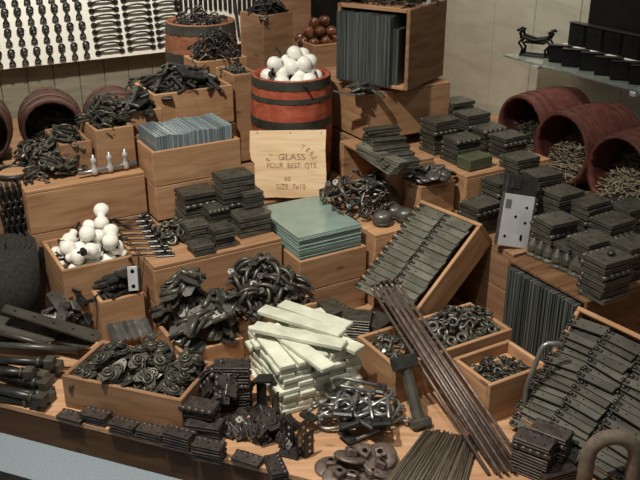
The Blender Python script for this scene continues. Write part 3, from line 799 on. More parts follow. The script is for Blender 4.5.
o = obj('barrel_lid', MB().lathe([(.135, 0), (.135, .012)], 40), 'crate_wood_dark', M=T(BC+Vector((0, 0, .39)))); tag(o, 'round wooden lid sunk in the barrel under the white knobs', 'lid')
# brown knobs by the corner
for i, (x, y, z) in enumerate(((-.07, -.02, .46), (-.02, -.05, .455), (.04, -.03, .46), (-.04, .04, .46), (.02, .05, .47), (-.09, .03, .47), (-.045, -.01, .505), (.01, .0, .505), (.06, .03, .50), (-.02, .03, .545), (.03, .03, .55))):
    c = at(312, 42, .75); spawn('brown_knob', 'shiny brown mineral door knob piled by the tall slate crate', 'brown knobs', T(c.x+x+.03, c.y+y+.06, .30+z-.02) @ RZ(rg.uniform(-3, 3)) @ Matrix.Rotation(rg.uniform(.2, 1.6), 4, 'Y') @ T(0, 0, -.03))

# ================================================================ hinge stacks
G = 'folded hinges stacked on the central riser'
def stk(key, px, py, ztop, zb, desc, group, yaw=YAW, step=None):
    st = step or DIMS[key][2]+.0038; n = max(1, int(round((ztop-zb)/st))); p = at(px, py, zb+n*st); p.z = zb
    stack(key, p, n, yaw, desc, group, step=st)
stk('hinge_wide', 195, 188, .44, .301, 'the wide stack beside the small bright fittings', G)
stk('hinge_wide', 233, 172, .50, .301, 'the tallest central stack by the glass pane crate', G)
stk('hinge_wide', 250, 211, .385, .301, 'the wide stack beside the flat glass sheets', G)
p = at(250, 195, .42); st_ = DIMS['hinge_wide'][2]+.0038; nb = int(round((.385-.301)/st_)); stack('hinge_small', Vector((p.x, p.y, .301+nb*st_+.001)), 3, YAW, 'the small pile set on the stack beside the glass sheets', G)
stk('hinge_small', 215, 205, .41, .301, 'the small stack between the two wide rear central stacks', G)
stk('hinge_small', 196, 221, .385, .301, 'the small stack just before the wide stack with bright fittings', G)
stk('hinge_small', 221, 224, .375, .301, 'the small stack in the middle of the central front edge', G)
stk('hinge_small', 201, 241, .345, .301, 'the lowest small stack at the central riser front edge', G)
G = 'folded hinges stacked on the rear right crate'
for px, py, zt, d in ((440, 117, .60), (456, 100, .62), (471, 113, .60), (463, 135, .56), (486, 127, .565), (424, 128, .54)) and (
    (440, 117, .60, 'the pale topped stack right of the long flat strips'), (457, 99, .62, 'the rearmost stack against the pale wall panel'),
    (473, 111, .60, 'the rear stack next to the sideways kegs'), (462, 135, .555, 'the broad stack in front of the rear stacks'), (489, 125, .56, 'the stack touching the rear keg mouth')):
    zb = .452 if px != 440 else .452
    stk('hinge_right', px, py, zt, zb, d, G)
G = 'folded hinges stacked on the right riser'
for px, py, zt, d in ((509, 133, .54, 'the stack just below the rear keg mouth'), (520, 154, .50, 'the stack above the shiny lock plate'),
    (543, 170, .50, 'the stack before the middle keg'), (503, 177, .45, 'the stack directly behind the lock plate'),
    (562, 189, .48, 'the stack to the right of the lock plate'), (590, 198, .455, 'the stack below the middle keg\'s right rim'),
    (482, 200, .42, 'the stack at the riser corner left of the lock plate'), (556, 216, .44, 'the stack nearest the lock plate\'s right edge'),
    (613, 217, .44, 'the stack below the front keg mouth'), (632, 203, .45, 'the far right stack against the front keg'),
    (592, 236, .43, 'the stack behind the frontmost big stack'), (609, 254, .445, 'the frontmost big stack with the round knob on top'),
    (634, 240, .42, 'the right edge stack beside the frontmost big stack'), (574, 240, .375, 'the low stack behind the cast finials')):
    zb = .301 if px not in () else .301
    stk('hinge_right', px, py, zt, zb, d, G, yaw=YAW+rng.uniform(-.06, .06))
ob = obj('olive_carton', MB().box((0, 0, .024), (.12, .08, .048), .004), 'olive_box', M=T(at(475, 155, .50).xy.to_3d()+Vector((0, 0, .452))) @ RZ(YAW+.05)); tag(ob, 'olive green carton among the rear hinge stacks', 'box')
pk = at(612, 249, .46); o = obj('iron_button', MB().lathe([(.012, 0), (.013, .004), (.008, .010), (.0005, .011)], 16), 'iron_black', M=T(pk.x, pk.y, .301+int(round((.445-.301)/st_))*st_+.0005)); tag(o, 'small round iron button lying on the frontmost right hinge stack', 'knob')

# lock plate leaning on the stacks
pl = at(511, 247, .306)
lp = empty('mortise_lock', T(pl) @ RZ(math.radians(14)) @ Matrix.Rotation(math.radians(-17), 4, 'X') @ Matrix.Rotation(.22, 4, 'Y') @ Matrix.Scale(1.2, 4)); tag(lp, 'shiny steel mortise lock plate with dark head standing among the right hinges', 'lock')
mb = MB().box((0, 0, .078), (.098, .016, .155), .002)
for x, z in ((-.030, .132), (.026, .12), (-.005, .09), (.028, .075), (.022, .035), (-.03, .03), (.022, .028)): mb.cyl((x, -.0078, z), (x, -.0087, z), .0045, n=9, m=1)
mb.box((-.034, -.0083, .125), (.018, .001, .026), 0, 2); mb.box((.022, -.0083, .03), (.005, .001, .018), 0, 1)
obj('lock_case', mb, ['steel_bright', 'hole', 'steel'], lp)
h = MB().box((0, .004, .184), (.10, .026, .058), .003); h.box((-.02, -.010, .185), (.03, .006, .03), .002)
obj('lock_head', h, 'iron_black', lp)
obj('case_edge', MB().box((-.0505, 0, .08), (.003, .018, .158), .001), 'iron_grey', lp)
# cast finials on the rim of the open-sided crate
for k, (px, py) in enumerate(((530, 256), (537, 259), (545, 262), (554, 268), (562, 271), (571, 275), (579, 278), (541, 254), (566, 264))):
    q = at(px, py, .30); spawn('finial', 'pointed cast iron finial in the row before the right hinge stacks', 'cast finials', T(q.x+.012, q.y+.01, .301) @ RZ(k*1.3) @ Matrix.Rotation(.15*math.sin(k*3), 4, 'X'))

# ================================================================ strips, discs, handles around the open-sided crate
for r, (px, py, z) in enumerate(((382, 126, .60), (387, 135, .585), (392, 144, .57), (397, 152, .555), (401, 160, .54))):
    c0 = at(px, py, z); nl_ = int((z-.504)/.0118)
    for q in range(nl_):
        mb = MB().box((0, 0, .0055), (.145, .034, .011), .002); mb.hole(-.06, 0, .0111, .004); mb.hole(.06, 0, .0111, .004)
        o = obj('flat_strip', mb, 'iron_olive', M=T(c0.x+rng.uniform(-.006, .006), c0.y+rng.uniform(-.002, .002), .5035+q*.0118) @ RZ(math.radians(20)+rng.uniform(-.05, .05)))
        tag(o, 'drilled iron strip stacked crosswise beside the low broad crate', 'strip', 'crosswise drilled strips')
for q in range(6):
    mb = MB().box((0, 0, .004), (.27, .042, .007), .0015); mb.hole(-.11, 0, .0075, .004); mb.hole(.11, 0, .0075, .004)
    o = obj('long_strip', mb, 'strap_grey', M=T(at(377, 157, .53).x+.003*q, at(377, 157, .53).y, .503+q*.0078) @ RZ(math.radians(-66)+.035*q+rng.uniform(-.03, .03)))
    tag(o, 'long flat iron strip fanned on the roof of the open-sided crate', 'strip', 'long fanned strips')
H = Heap(AB(1.915, 2.455), YAW, .18, .13, .443).dome(.012)
H.fill(['disc'], 30, 'round iron cover disc heaped on the small crate by the tipped crate', 'cover discs', gauss=.28, jit=.3, scale=.82)
# inside the open-sided crate and spilling out of its mouth
H = Heap(AB(1.685, 2.60), YAW, .25, .25, .302).dome(.05, 1.0, .05, 0)
H.fill(['wrench', 'pull_handle', 'wrench', 'loop_handle'], 54, 'curved iron handle spilling from the open-sided crate', 'curved handles spilling from the open crate', gauss=.26, jit=.35)
for k, (px, py) in enumerate(((383, 224), (394, 217), (405, 221))):
    q = at(px, py, .302); spawn('round_caster', 'round grey cup-shaped caster beside the spilled curved handles', 'round casters', T(q.x, q.y, .302) @ RZ(k) @ Matrix.Rotation(.12*(k-1), 4, 'Y') @ Matrix.Scale(1.15, 4))

# ================================================================ left-hand heaps
H = Heap(AB(1.315, 3.472), YAW, .32, .23, .635).dome(.045)
H.fill(['latch', 'u_latch'], 56, {'latch': 'black boxed rim latch heaped in the crate behind the glass panes', 'u_latch': 'black bar latch with two feet heaped behind the glass panes'}, {'latch': 'rim latches in the back crate', 'u_latch': 'bar latches in the back crate'}, gauss=.27, jit=.14)
H = Heap(AB(1.575, 3.712), YAW, .23, .16, .685).dome(.06)
H.fill(['loop_handle'], 54, 'black drop handle heaped in the crate behind the red barrel', 'drop handles behind the barrel', gauss=.3, jit=.4)
H = Heap(AB(1.569, 3.465), YAW, .10, .16, .665).dome(.03)
H.fill(['small_clip', 'eye_piece'], 30, {'small_clip': 'tiny black clip topping the tall plain crate by the red barrel', 'eye_piece': 'tiny eye bolt topping the tall plain crate by the red barrel'}, {'small_clip': 'clips on the plain crate', 'eye_piece': 'eye bolts on the plain crate'}, gauss=.3, jit=.3)
H = Heap(AB(1.20, 3.71), YAW, .28, .16, .302).dome(.35, .5)
H.fill(['loop_handle'], 26, 'dark drop handle lying behind the crate of rim latches', 'drop handles behind the latches', gauss=.3, jit=.3)
H = Heap(AB(.870, 3.16), YAW, .15, .23, .60).dome(.035)
H.fill(['loop_handle', 'coat_hook'], 32, {'loop_handle': 'dark loop handle heaped in the crate beside the glass pane crate', 'coat_hook': 'dark cast hook heaped in the crate beside the glass pane crate'}, {'loop_handle': 'loop handles by the panes', 'coat_hook': 'cast hooks by the panes'}, gauss=.28, jit=.35)
H = Heap(AB(.727, 3.18), YAW, .11, .22, .56).dome(.02)
H.fill(['eye_piece', 'coat_hook'], 20, {'eye_piece': 'dark eye bolt heaped on the small brown crate by the keg', 'coat_hook': 'dark cast hook heaped on the small brown crate by the keg'}, {'eye_piece': 'eye bolts by the keg', 'coat_hook': 'cast hooks by the keg'}, gauss=.32, jit=.35)
H = Heap(AB(1.028, 3.20), YAW, .13, .10, .63).dome(.03)
H.fill(['u_latch', 'latch'], 14, {'latch': 'black rim latch in the narrow crate right behind the panes', 'u_latch': 'black bar latch in the narrow crate right behind the panes'}, {'latch': 'latches in the narrow crate', 'u_latch': 'bar latches in the narrow crate'}, gauss=.3, jit=.25)
hp = at(52, 170, .49); H = Heap(Vector((hp.x, hp.y+.04, 0)), YAW, .22, .26, .482).dome(.045)
H.fill(['coat_hook', 'eye_piece'], 58, {'coat_hook': 'grey cast hook in the open heap on the low riser by the chains', 'eye_piece': 'grey eye bolt in the open heap on the low riser by the chains'}, {'coat_hook': 'hooks on the low riser', 'eye_piece': 'eye bolts on the low riser'}, gauss=.28, jit=.3)
# round wooden disc ringed by an iron collar, with chains hanging below
dp = at(14, 174, .485)
riser('brown wooden box under the hanging chains at the left edge', .15, .497, 3.06, 3.32, 0, .48, 'crate_wood_brown')
o = obj('wooden_disc', MB().lathe([(.05, 0), (.052, .004), (.052, .012), (.048, .015)], 30), 'platform_wood', M=T(dp+Vector((.0, 0, -.003)))); tag(o, 'round pale wooden disc inside the iron collar at the left edge', 'disc')
o = obj('iron_collar', MB().torus(.068, .011, 34, 10, c=(0, 0, .011), sq=.8), 'iron_black', M=T(dp+Vector((.0, 0, -.003)))); tag(o, 'dark iron collar lying round the wooden disc at the left edge', 'collar')
def chain(p, n, ln=.032):
    mb = MB()
    for k in range(n):
        mb.M = T(p[0]+.003*math.sin(k*1.7), p[1], p[2]-k*ln*.78) @ RZ((0 if k % 2 else PI/2)+.5) @ Matrix.Rotation(PI/2, 4, 'X')
        mb.tube([(.012*math.cos(a), .012*math.sin(a)+(.011 if math.sin(a) > 0 else -.011), 0) for a in [2*PI*j/12 for j in range(12)]], .0052, 7, closed=True)
    return mb
for k, nm in enumerate(('first', 'second', 'third', 'fourth', 'fifth', 'sixth')):
    q = on_b(1+6.2*k, 188-.4*k, 3.04)
    o = obj('hanging_chain', chain((*(AB(q.dot(E1), 3.042)).xy, .475), 9+(k % 2), .042), 'iron_black')
    tag(o, f'dark iron chain hanging at the left edge, {nm} from the left', 'chain', 'hanging chains')
# faucets: grey pipe with three valves and a dark wheel
q0 = at(78, 174, .50); q1 = at(136, 163, .50)
fa = empty('faucet_pipe', T(q0)); tag(fa, 'grey pipe with three upright faucet valves on the low riser', 'pipe'); d = q1-q0
obj('pipe', MB().tube([(0, 0, .0), tuple(d*.3), tuple(d)], [.006, .010, .013], 10), 'steel', fa)
for t in (.28, .55, .82):
    v = MB().lathe([(.011, -.014), (.013, 0), (.009, .012), (.007, .03), (.0105, .034), (.0105, .046), (.004, .052), (.003, .062)], 12); v.M = Matrix.Identity(4)
    obj('valve', v, 'steel_bright', fa, T(d*t+Vector((0, -.004, .002))))
wv = empty('valve_wheel', T(at(76, 168, .482)+Vector((0, 0, .03))) @ RZ(.4) @ Matrix.Rotation(PI/2-.2, 4, 'X')); tag(wv, 'dark round valve wheel standing at the end of the faucet pipe', 'wheel')
obj('wheel_rim', MB().torus(.024, .006, 20, 8), 'iron_black', wv); m = MB()
for k in range(4): m.cyl((0, 0, 0), (.022*math.cos(PI/2*k), .022*math.sin(PI/2*k), 0), .0035, n=7)
m.lathe([(.009, -.006), (.009, .008)], 10); obj('spokes', m, 'iron_black', wv)

# ================================================================ roll, straps and rods at the left
rp = at(0, 247, .33); mb = MB(); R0, R1, turns = .03, .125, 5
def spiral(tk):
    pts = []
    for i in range(turns*40+1):
        a = 2*PI*i/40; r = R0+(R1-R0)*i/(turns*40)+tk; pts.append((r*math.cos(a), r*math.sin(a)))
    return pts
so, si = spiral(.0075), spiral(0); n = len(so)
vs = [(x, y, z) for z in (0, .33) for x, y in so]+[(x, y, z) for z in (0, .33) for x, y in si]
fs = []; smf = []
for i in range(n-1):
    fs += [(i, i+1, n+i+1, n+i), (2*n+i+1, 2*n+i, 3*n+i, 3*n+i+1), (n+i, n+i+1, 3*n+i+1, 3*n+i), (i+1, i, 2*n+i, 2*n+i+1)]; smf += [True, True, False, False]
fs += [(0, n, 3*n, 2*n), (n-1, 3*n-1, 4*n-1, 2*n-1)]; smf += [False, False]
mb.add(vs, fs, 0, smf)
o = obj('felt_roll', mb, 'felt', M=T(rp.x-.01, rp.y, .001) @ RZ(1.0)); tag(o, 'dark roll of heavy felt standing on end at the left edge', 'roll')
s_top = at(45, 247, .27); s_bot = at(38, 309, .01)
def bar_between(p, q, w, t, mat, name, lab, cat, group=None, taper=1.0, up=Vector((0, 0, 1)), holes=0):
    d = q-p; L = d.length; x = d.normalized(); y = up.cross(x); y = y.normalized() if y.length > 1e-4 else Vector((0, 1, 0)); z = x.cross(y)
    M = Matrix(((x.x, y.x, z.x, p.x), (x.y, y.y, z.y, p.y), (x.z, y.z, z.z, p.z), (0, 0, 0, 1)))
    mb = MB().prism([(0, -w/2), (L-w*.3, -w*taper/2), (L, -w*taper/4), (L, w*taper/4), (L-w*.3, w*taper/2), (0, w/2)], -t/2, t/2)
    for k in range(holes): mb.cyl((L*(k+.6)/holes, 0, t/2-.0006), (L*(k+.6)/holes, 0, t/2+.0004), .005, n=9, m=1)
    o = obj(name, mb, mat, M=M); tag(o, lab, cat, group); return o
bar_between(s_top, s_bot, .042, .008, 'iron_black', 'strap_iron', 'dark iron strap leaning upright between felt roll and knob crate', 'strap', up=Vector((.4, -.6, .3)), holes=3)
for lab, a, b, w, tp in (('long tapered strap hinge lying uppermost below the knob crate', at(3, 308, .19), at(100, 338, .085), .045, 1.5),
    ('broad dark saw-like strap lying under the tapered strap hinge', at(-14, 320, .14), at(56, 338, .08), .085, 1.0),
    ('short broad strap end next to the cast pulleys', at(52, 333, .07), at(92, 345, .065), .085, .8)):
    bar_between(a, b, w, .006, 'strap_dark' if 'tapered' in lab else 'iron_olive' if 'short' in lab else 'iron_black', 'long_strap', lab, 'strap hinge', taper=tp, holes=5)
def rod(p, q, r, lab, grp, head=True):
    root = empty('cane_bolt', T(p)); d = q-p; x = d.normalized(); tag(root, lab, 'bolt', grp)
    obj('bolt_shaft', MB().cyl((0, 0, 0), tuple(d), r, n=12), 'iron_black', root)
    obj('collar', MB().cyl(tuple(d*.80), tuple(d*.86), r*1.35, n=12), 'iron_olive', root)
    if head:
        a = math.atan2(d.y, d.x); pt = math.asin(max(-1, min(1, d.z/d.length)))
        obj('square_end', MB().box((0, 0, 0), (r*2.4, r*3.0, r*2.6), .002), 'iron_olive', root, T(d) @ RZ(a) @ Matrix.Rotation(-pt, 4, 'Y'))
rl = 'thick dark cane bolt in the bundle at the left front corner'
for (x0, y0, x1, y1, z) in ((-16, 398, 34, 406, .014), (-16, 386, 40, 400, .014), (-14, 374, 46, 392, .014), (-14, 364, 50, 382, .014), (-14, 390, 30, 398, .042), (-14, 378, 36, 388, .042), (-14, 366, 40, 377, .042), (-14, 356, 48, 370, .042), (-14, 368, 30, 376, .070), (-14, 356, 38, 365, .070)):
    rod(at(x0, y0+rng.uniform(-4, 4), z), at(x1+rng.uniform(-4, 12), y1+rng.uniform(-4, 2), z+rng.uniform(-.002, .004)), .0125, rl, 'bundle of cane bolts')
for lab, x0, y0, x1, y1, z0, z1, r in (('long thin rod lying uppermost across the cane bolts', -8, 345, 78, 350, .12, .085, .012), ('pale edged rod crossing under the tapered strap hinge', -8, 330, 60, 349, .15, .09, .009)):
    o = obj('iron_rod', MB().cyl(tuple(at(x0, y0, z0)), tuple(at(x1, y1, z1)), r, n=12), 'iron_olive'); tag(o, lab, 'rod')
H = Heap(at(74, 341, .0), YAW, .15, .09, .0).dome(.10, .6)
H.fill(['flat_bar', 'block_piece', 'flat_bar'], 32, {'flat_bar': 'grey flat drilled plate heaped at the foot of the knob crate', 'block_piece': 'small black iron block heaped at the foot of the knob crate'}, {'flat_bar': 'flat plates below the knobs', 'block_piece': 'iron blocks below the knobs'}, gauss=.25, jit=.2, spread=.7)
for k in range(6):
    a = at(117+7.0*k, 342-1.2*k, .08); b = at(109+7*k, 324-1.2*k, .118)
    bar_between(a, b, .022, .012, 'iron_grey', 'grey_bar', 'grey iron bar leaning on the small crate with the steel plate', 'bar', 'leaning grey bars', up=Vector((0, -1, .3)))
# small crate of latches with a bright plate
H = Heap(AB(.696, 2.60), YAW, .13, .085, .165).dome(.03)
H.fill(['u_latch', 'latch'], 12, {'u_latch': 'dark bar latch in the small crate with the shiny plate', 'latch': 'dark rim latch in the small crate with the shiny plate'}, {'u_latch': 'bar latches in the small crate', 'latch': 'rim latches in the small crate'}, gauss=.25, jit=.2, yaw=.5, yawj=.5)
for k in range(4): bar_between(at(93+1.5*k, 286-4*k, .21+.008*k), at(128, 279-6*k, .235+.01*k), .028, .008, 'iron_black' if k % 2 else 'iron_grey', 'long_latch_bar', 'long latch bar pointing out of the small crate with the shiny plate', 'bar', 'latch bars in the small crate')
pp = at(134, 292, .21)
bp = empty('steel_plate', T(pp.x, pp.y, .215) @ RZ(.15) @ Matrix.Rotation(-.25, 4, 'X')); tag(bp, 'shiny steel strike plate standing in the small crate of latches', 'plate')
mb = MB().box((0, 0, .042), (.034, .006, .085), .0015); mb.cyl((0, -.0026, .016), (0, -.0038, .016), .007, n=12, m=1); mb.cyl((0, -.0026, .068), (0, -.0038, .068), .007, n=12, m=1)
obj('plate_face', mb, 'steel_bright', bp); obj('plate_back', MB().box((.012, .018, .042), (.03, .03, .075), .003), 'iron_black', bp)

# ================================================================ bolts and bright fittings on the central riser
for k in range(11):
    t = k/10; q = at(125+29*t, 206+50*t, .302)
    spawn('surface_bolt', 'iron surface bolt with long rod laid in the row by the white knobs', 'row of surface bolts', T(q.x, q.y, .3015) @ RZ(math.radians(8)+rng.uniform(-.04, .04)) @ Matrix.Scale(.88, 4))
fq = at(174, 237, .302); H = Heap(fq, YAW, .10, .16, .302).dome(.015)
H.fill(['washer', 'eye_piece', 'small_clip'], 42, {'washer': 'grey iron ring in the small heap between bolts and hinges', 'eye_piece': 'grey eye bolt in the small heap between bolts and hinges', 'small_clip': 'small clip in the heap between bolts and hinges'}, {'washer': 'rings by the bolts', 'eye_piece': 'eye bolts by the bolts', 'small_clip': 'clips by the bolts'}, gauss=.3, jit=.35)

# ================================================================ front crates' contents
H = Heap(AB(.90, 2.385), YAW, .22, .26, .085).dome(.085, 1, -.0, .03)
H.fill(['spring_hinge'], 80, 'grey spring hinge with round barrel heaped in the crate left of the bow handles', 'spring hinges', gauss=.33, jit=.12, flip=.25, settle=.42, scale=.84)
H = Heap(AB(1.165, 2.405), YAW, .28, .21, .10).dome(.07)
H.fill(['pull_handle'], 84, 'dark bow pull handle heaped in the crate behind the pale bars', 'bow handles', gauss=.33, jit=.14, flip=.1, settle=.30, scale=.9)
H = Heap(cl, Ylong, Wl-.02, Dl-.02, .082).dome(.04)
H.fill(['pulley'], 100, 'cast pulley with lobed plate heaped in the long front crate', 'cast pulleys', spread=.90, jit=.16, settle=.45)
H = Heap(AB(1.655, 1.91), YAW, .24, .18, .10).dome(.03)
H.fill(['washer', 'eye_piece', 'washer'], 84, {'washer': 'grey iron ring heaped in the large part of the divided crate', 'eye_piece': 'grey eye bolt heaped in the large part of the divided crate'}, {'washer': 'iron rings', 'eye_piece': 'eye bolts among the rings'}, spread=.95, jit=.3)
H = Heap(AB(1.40, 1.91), YAW, .15, .18, .098).dome(.02)
H.fill(['star_nut'], 26, 'grey spoked knob in the small part of the divided crate', 'spoked knobs', spread=.85, jit=.4)
H = Heap(AB(1.604, 1.667), YAW, .19, .14, .103).dome(.012)
H.fill(['small_clip', 'eye_piece', 'small_clip'], 60, {'small_clip': 'little black clip heaped in the small square crate', 'eye_piece': 'little eye bolt heaped in the small square crate'}, {'small_clip': 'clips in the small crate', 'eye_piece': 'eye bolts in the small crate'}, spread=.9, jit=.3, scale=.85)

# ================================================================ stack of pale painted bars
bc = Vector((-.048, 2.335, 0)); byaw = math.radians(26); BL, BW, BT = .274, .0515, .0168
def bars_layer(i):
    for k in range(5):
        c = -.2*BL*2+.2*BL*k*1.0
        off = (k-2)*.0545
        if i % 2 == 0: M = T(rng.uniform(-.011, .011), off, i*BT)
        else: M = T(off, rng.uniform(-.011, .011), i*BT) @ RZ(PI/2)
        yield M @ RZ(rng.uniform(-.035, .035))
for i in range(10):
    for M in bars_layer(i):
        fr = 10-i
        spawn('bar_short', f'pale green painted bar in the {ORD[9-i] if i < 9 else "topmost"} layer of the white bar stack', f'pale bars, {ORD[9-i]} layer from the top', T(bc.x-.001*i, bc.y+.002*i, .001) @ RZ(byaw) @ M)
zt = .001+10*BT
for lab, x, y, yw, z in (('long pale bar lying diagonally uppermost on the white bar stack', -.005, -.035, -.84, zt+.0185), ('long pale bar crossing behind the uppermost one on the stack', .04, .045, -1.0, zt+.0182),
    ('pale bar lying loose along the stack\'s left side', -.02, -.07, -1.39, zt+.001), ('short pale bar lying loose on the stack\'s right side', .085, -.045, -1.15, zt+.001), ('pale bar loose on the stack\'s rear right corner', .11, .09, -1.05, zt+.001)):
    spawn('bar_long' if 'long' in lab else 'bar_short', lab, None, T(bc.x-.03, bc.y+.005, z) @ RZ(byaw) @ T(x, y, 0) @ RZ(yw))
# brown hinge stacks behind the pale bars
G = 'brown hinges behind the pale bars'
def fstack(key, px, py, zb, n, yaw, desc, group, what='brown folded hinge'):
    st = DIMS[key][2]+.0038; p = at(px, py, zb+n*st); p.z = zb; stack(key, p, n, yaw, desc, group, step=st, what=what, jit=.002)
fstack('hinge_plate', 357, 314, .001, 4, -.2, 'the pile just behind the pale bar stack', G)
fstack('hinge_plate', 331, 305, .001, 4, -.9, 'the pile tucked behind the loose pale bars', G)
fstack('hinge_plate', 377, 318, .001, 3, .9, 'the pile under the top ends of the thin rods', G)
# ================================================================ loose hinges along the front edge
G = 'small folded hinges along the front edge'
ya = math.atan2(ED.y, ED.x)
for px, py, n, key, dy, d in ((72, 414, 1, 'hinge_front', 0, 'the pair at the front edge nearest the cane bolts'), (95, 411, 2, 'hinge_front', .03, 'the pile by the pulley crate foot'),
    (124, 421, 2, 'hinge_front', -.02, 'the pile below the middle of the pulley crate'), (151, 427, 2, 'hinge_front', .02, 'the pile below the right half of the pulley crate'),
    (178, 430, 3, 'hinge_front', 0, 'the pile below the right corner of the pulley crate'), (208, 442, 3, 'hinge_front', .05, 'the pile in front of the tumbled brown hinges'),
    (248, 456, 1, 'hinge_front', -.05, 'the single one lying before the small tumbled hinges'), (275, 462, 2, 'hinge_front', -.9, 'the small pile turned endways at the front edge')):
    fstack(key, px, py, .001, n, ya+dy, d, G)
G = 'brown hinges piled by the pulley crate'
fstack('hinge_front_big', 232, 362, .001, 8, .0, 'the tall pile between pulley crate and pale bars', G)
fstack('hinge_front_big', 228, 380, .001, 5, .1, 'the pile just before the tallest brown hinge pile', G)
fstack('hinge_front_big', 199, 402, .001, 5, ya, 'the pile at the right end of the pulley crate', G)
fstack('hinge_front_big', 205, 420, .001, 3, ya+.1, 'the low pile behind the front edge row', G)
hq = at(218, 392, .06); H = Heap(Vector((hq.x, hq.y, 0)), ya, .12, .14, .05).dome(.05)
H.fill(['hinge_front'], 14, 'brown folded hinge tumbled loosely right of the pulley crate', 'tumbled brown hinges', gauss=.3, jit=.4)
hq = at(262, 432, .0); H = Heap(Vector((hq.x, hq.y, 0)), ya, .22, .12, .0).dome(.03)
H.fill(['butt_leaf'], 34, 'small half-open brown hinge tumbled before the pale bars', 'tumbled small hinges', gauss=.3, jit=.35)
for k, (px, py, yw) in enumerate(((309, 462, -.75), (299, 463, -.35), (290, 452, -2.4), (283, 446, -.3), (303, 452, -.6), (276, 424, 2.6), (262, 412, 1.0), (250, 410, .4))):
    q = at(px, py-6, .0); spawn('angle_bracket', 'black drilled angle bracket standing up before the pale bar stack', 'standing angle brackets', T(q.x, q.y, .001) @ RZ(yw))
# bent black strap arch
q = at(266, 408, 0); ar = empty('bent_strap', T(q.x, q.y+.02, .0) @ RZ(-.15)); tag(ar, 'black bent iron strap arching behind the angle brackets', 'strap')
pts = [(-.075, .0), (-.06, .055), (-.025, .095), (.02, .10), (.055, .07), (.07, 0)]
vs = [(x, y, z) for (x, z) in pts for y in (-.022, .022)]+[(x*.92, y, z*.93) for (x, z) in pts for y in (-.022, .022)]
nn = len(pts); fs = []
for i in range(nn-1):
    a = 2*i; fs += [(a, a+1, a+3, a+2), (2*nn+a, 2*nn+a+2, 2*nn+a+3, 2*nn+a+1), (a, a+2, 2*nn+a+2, 2*nn+a), (a+1, 2*nn+a+1, 2*nn+a+3, a+3)]
obj('bent_plate', MB().add(vs, fs), 'iron_black', ar)
# ================================================================ hooks and flanges at the front
hq = at(358, 424, 0); H = Heap(Vector((hq.x, hq.y+.03, 0)), 0, .20, .16, .0).dome(.02)
H.fill(['gate_loop', 'steel_hook', 'gate_loop'], 24, {'gate_loop': 'bright bent rod loop in the pile in front of the pale bars', 'steel_hook': 'bright eyed hook in the pile in front of the pale bars'}, {'gate_loop': 'bent rod loops', 'steel_hook': 'eyed hooks'}, gauss=.30, jit=.10, settle=.6, follow=.35, scale=1.25)
for k, (px, py, z, tx, ty) in enumerate(((331, 463, .0, 0, 0), (339, 473, .012, .1, 0), (378, 464, .01, .35, .2), (372, 474, .0, .0, .1), (352, 477, .0, .2, 0), (350, 453, .03, .25, -.3), (364, 452, .02, -.2, .2), (381, 452, .015, .2, .3))):
    q = at(px, py, z+.02); spawn('floor_flange', 'round iron floor flange with square socket at the front middle', 'floor flanges', T(q.x, q.y, z+.002) @ RZ(k*.7) @ Matrix.Rotation(tx, 4, 'X') @ Matrix.Rotation(ty, 4, 'Y'))
# ================================================================ jack bolt, rods and wires
b0 = at(421, 428, .0); b1 = at(403, 357, .18); jd = (b1-b0)
x = jd.normalized(); yv = Vector((.9, .3, 0)); yv = (yv-x*yv.dot(x)).normalized(); zv = yv.cross(x)
MJ = Matrix(((yv.x, zv.x, x.x, b0.x), (yv.y, zv.y, x.y, b0.y), (yv.z, zv.z, x.z, b0.z), (0, 0, 0, 1)))
jk = empty('iron_stake', MJ); tag(jk, 'heavy iron stake with square head leaning on the divided crate', 'stake'); LJ = jd.length
obj('square_head', MB().box((0, 0, LJ-.016), (.075, .045, .042), .004), 'iron_black', jk)
m = MB(); m.lathe([(.021, .02), (.020, LJ*.35), (.017, LJ*.75), (.020, LJ-.035)], 8, smooth=False); obj('shaft', m, 'iron_olive', jk)
obj('foot_collar', MB().box((0, 0, .015), (.064, .05, .030), .006), 'iron_olive', jk)
for k in range(9):
    row = k % 6 if k < 6 else k-6+1; lay = k//6
    p0 = at(374+5.6*row+(3 if lay else 0), 292-.6*row-(3 if lay else 0), .245+.0125*lay); p1 = at(489+7.6*row+3*lay, 474-1.0*row, .008+.0125*lay)
    d = (p1-p0).normalized(); sd = d.cross(Z).normalized(); upv = sd.cross(d)
    root = empty('hooked_rod', T(p0)); tag(root, 'long brown iron rod in the leaning bundle across the divided crate', 'rod', 'leaning rod bundle')
    obj('rod', MB().cyl((0, 0, 0), tuple(p1-p0), .0052, n=9), 'iron_rust', root)
    hk = [(0, 0, 0)]+[tuple(-d*.012+upv*.010+(-d*math.sin(a)*.010-upv*math.cos(a)*.010)) for a in [PI*j/8 for j in range(9)]]
    obj('hook_end', MB().tube(hk, .0058, 7), 'iron_rust', root)
rgw = random.Random(3)
for k in range(108):
    lay = k//36; t = (k % 36)/35
    p0 = at(427+51*t+rgw.uniform(-2, 2), 431+9*t+rgw.uniform(-2, 2)-lay, .004+.0045*lay); p1 = at(361+97*t+rgw.uniform(-3, 3), 512, .004+.0045*lay)
    o = obj('wire_rod', MB().cyl((0, 0, 0), tuple(p1-p0), .0024, n=6), 'wire_brown', M=T(p0)); tag(o, 'thin brown wire rod in the flat bundle at the front edge', 'wire', 'thin wire rods')
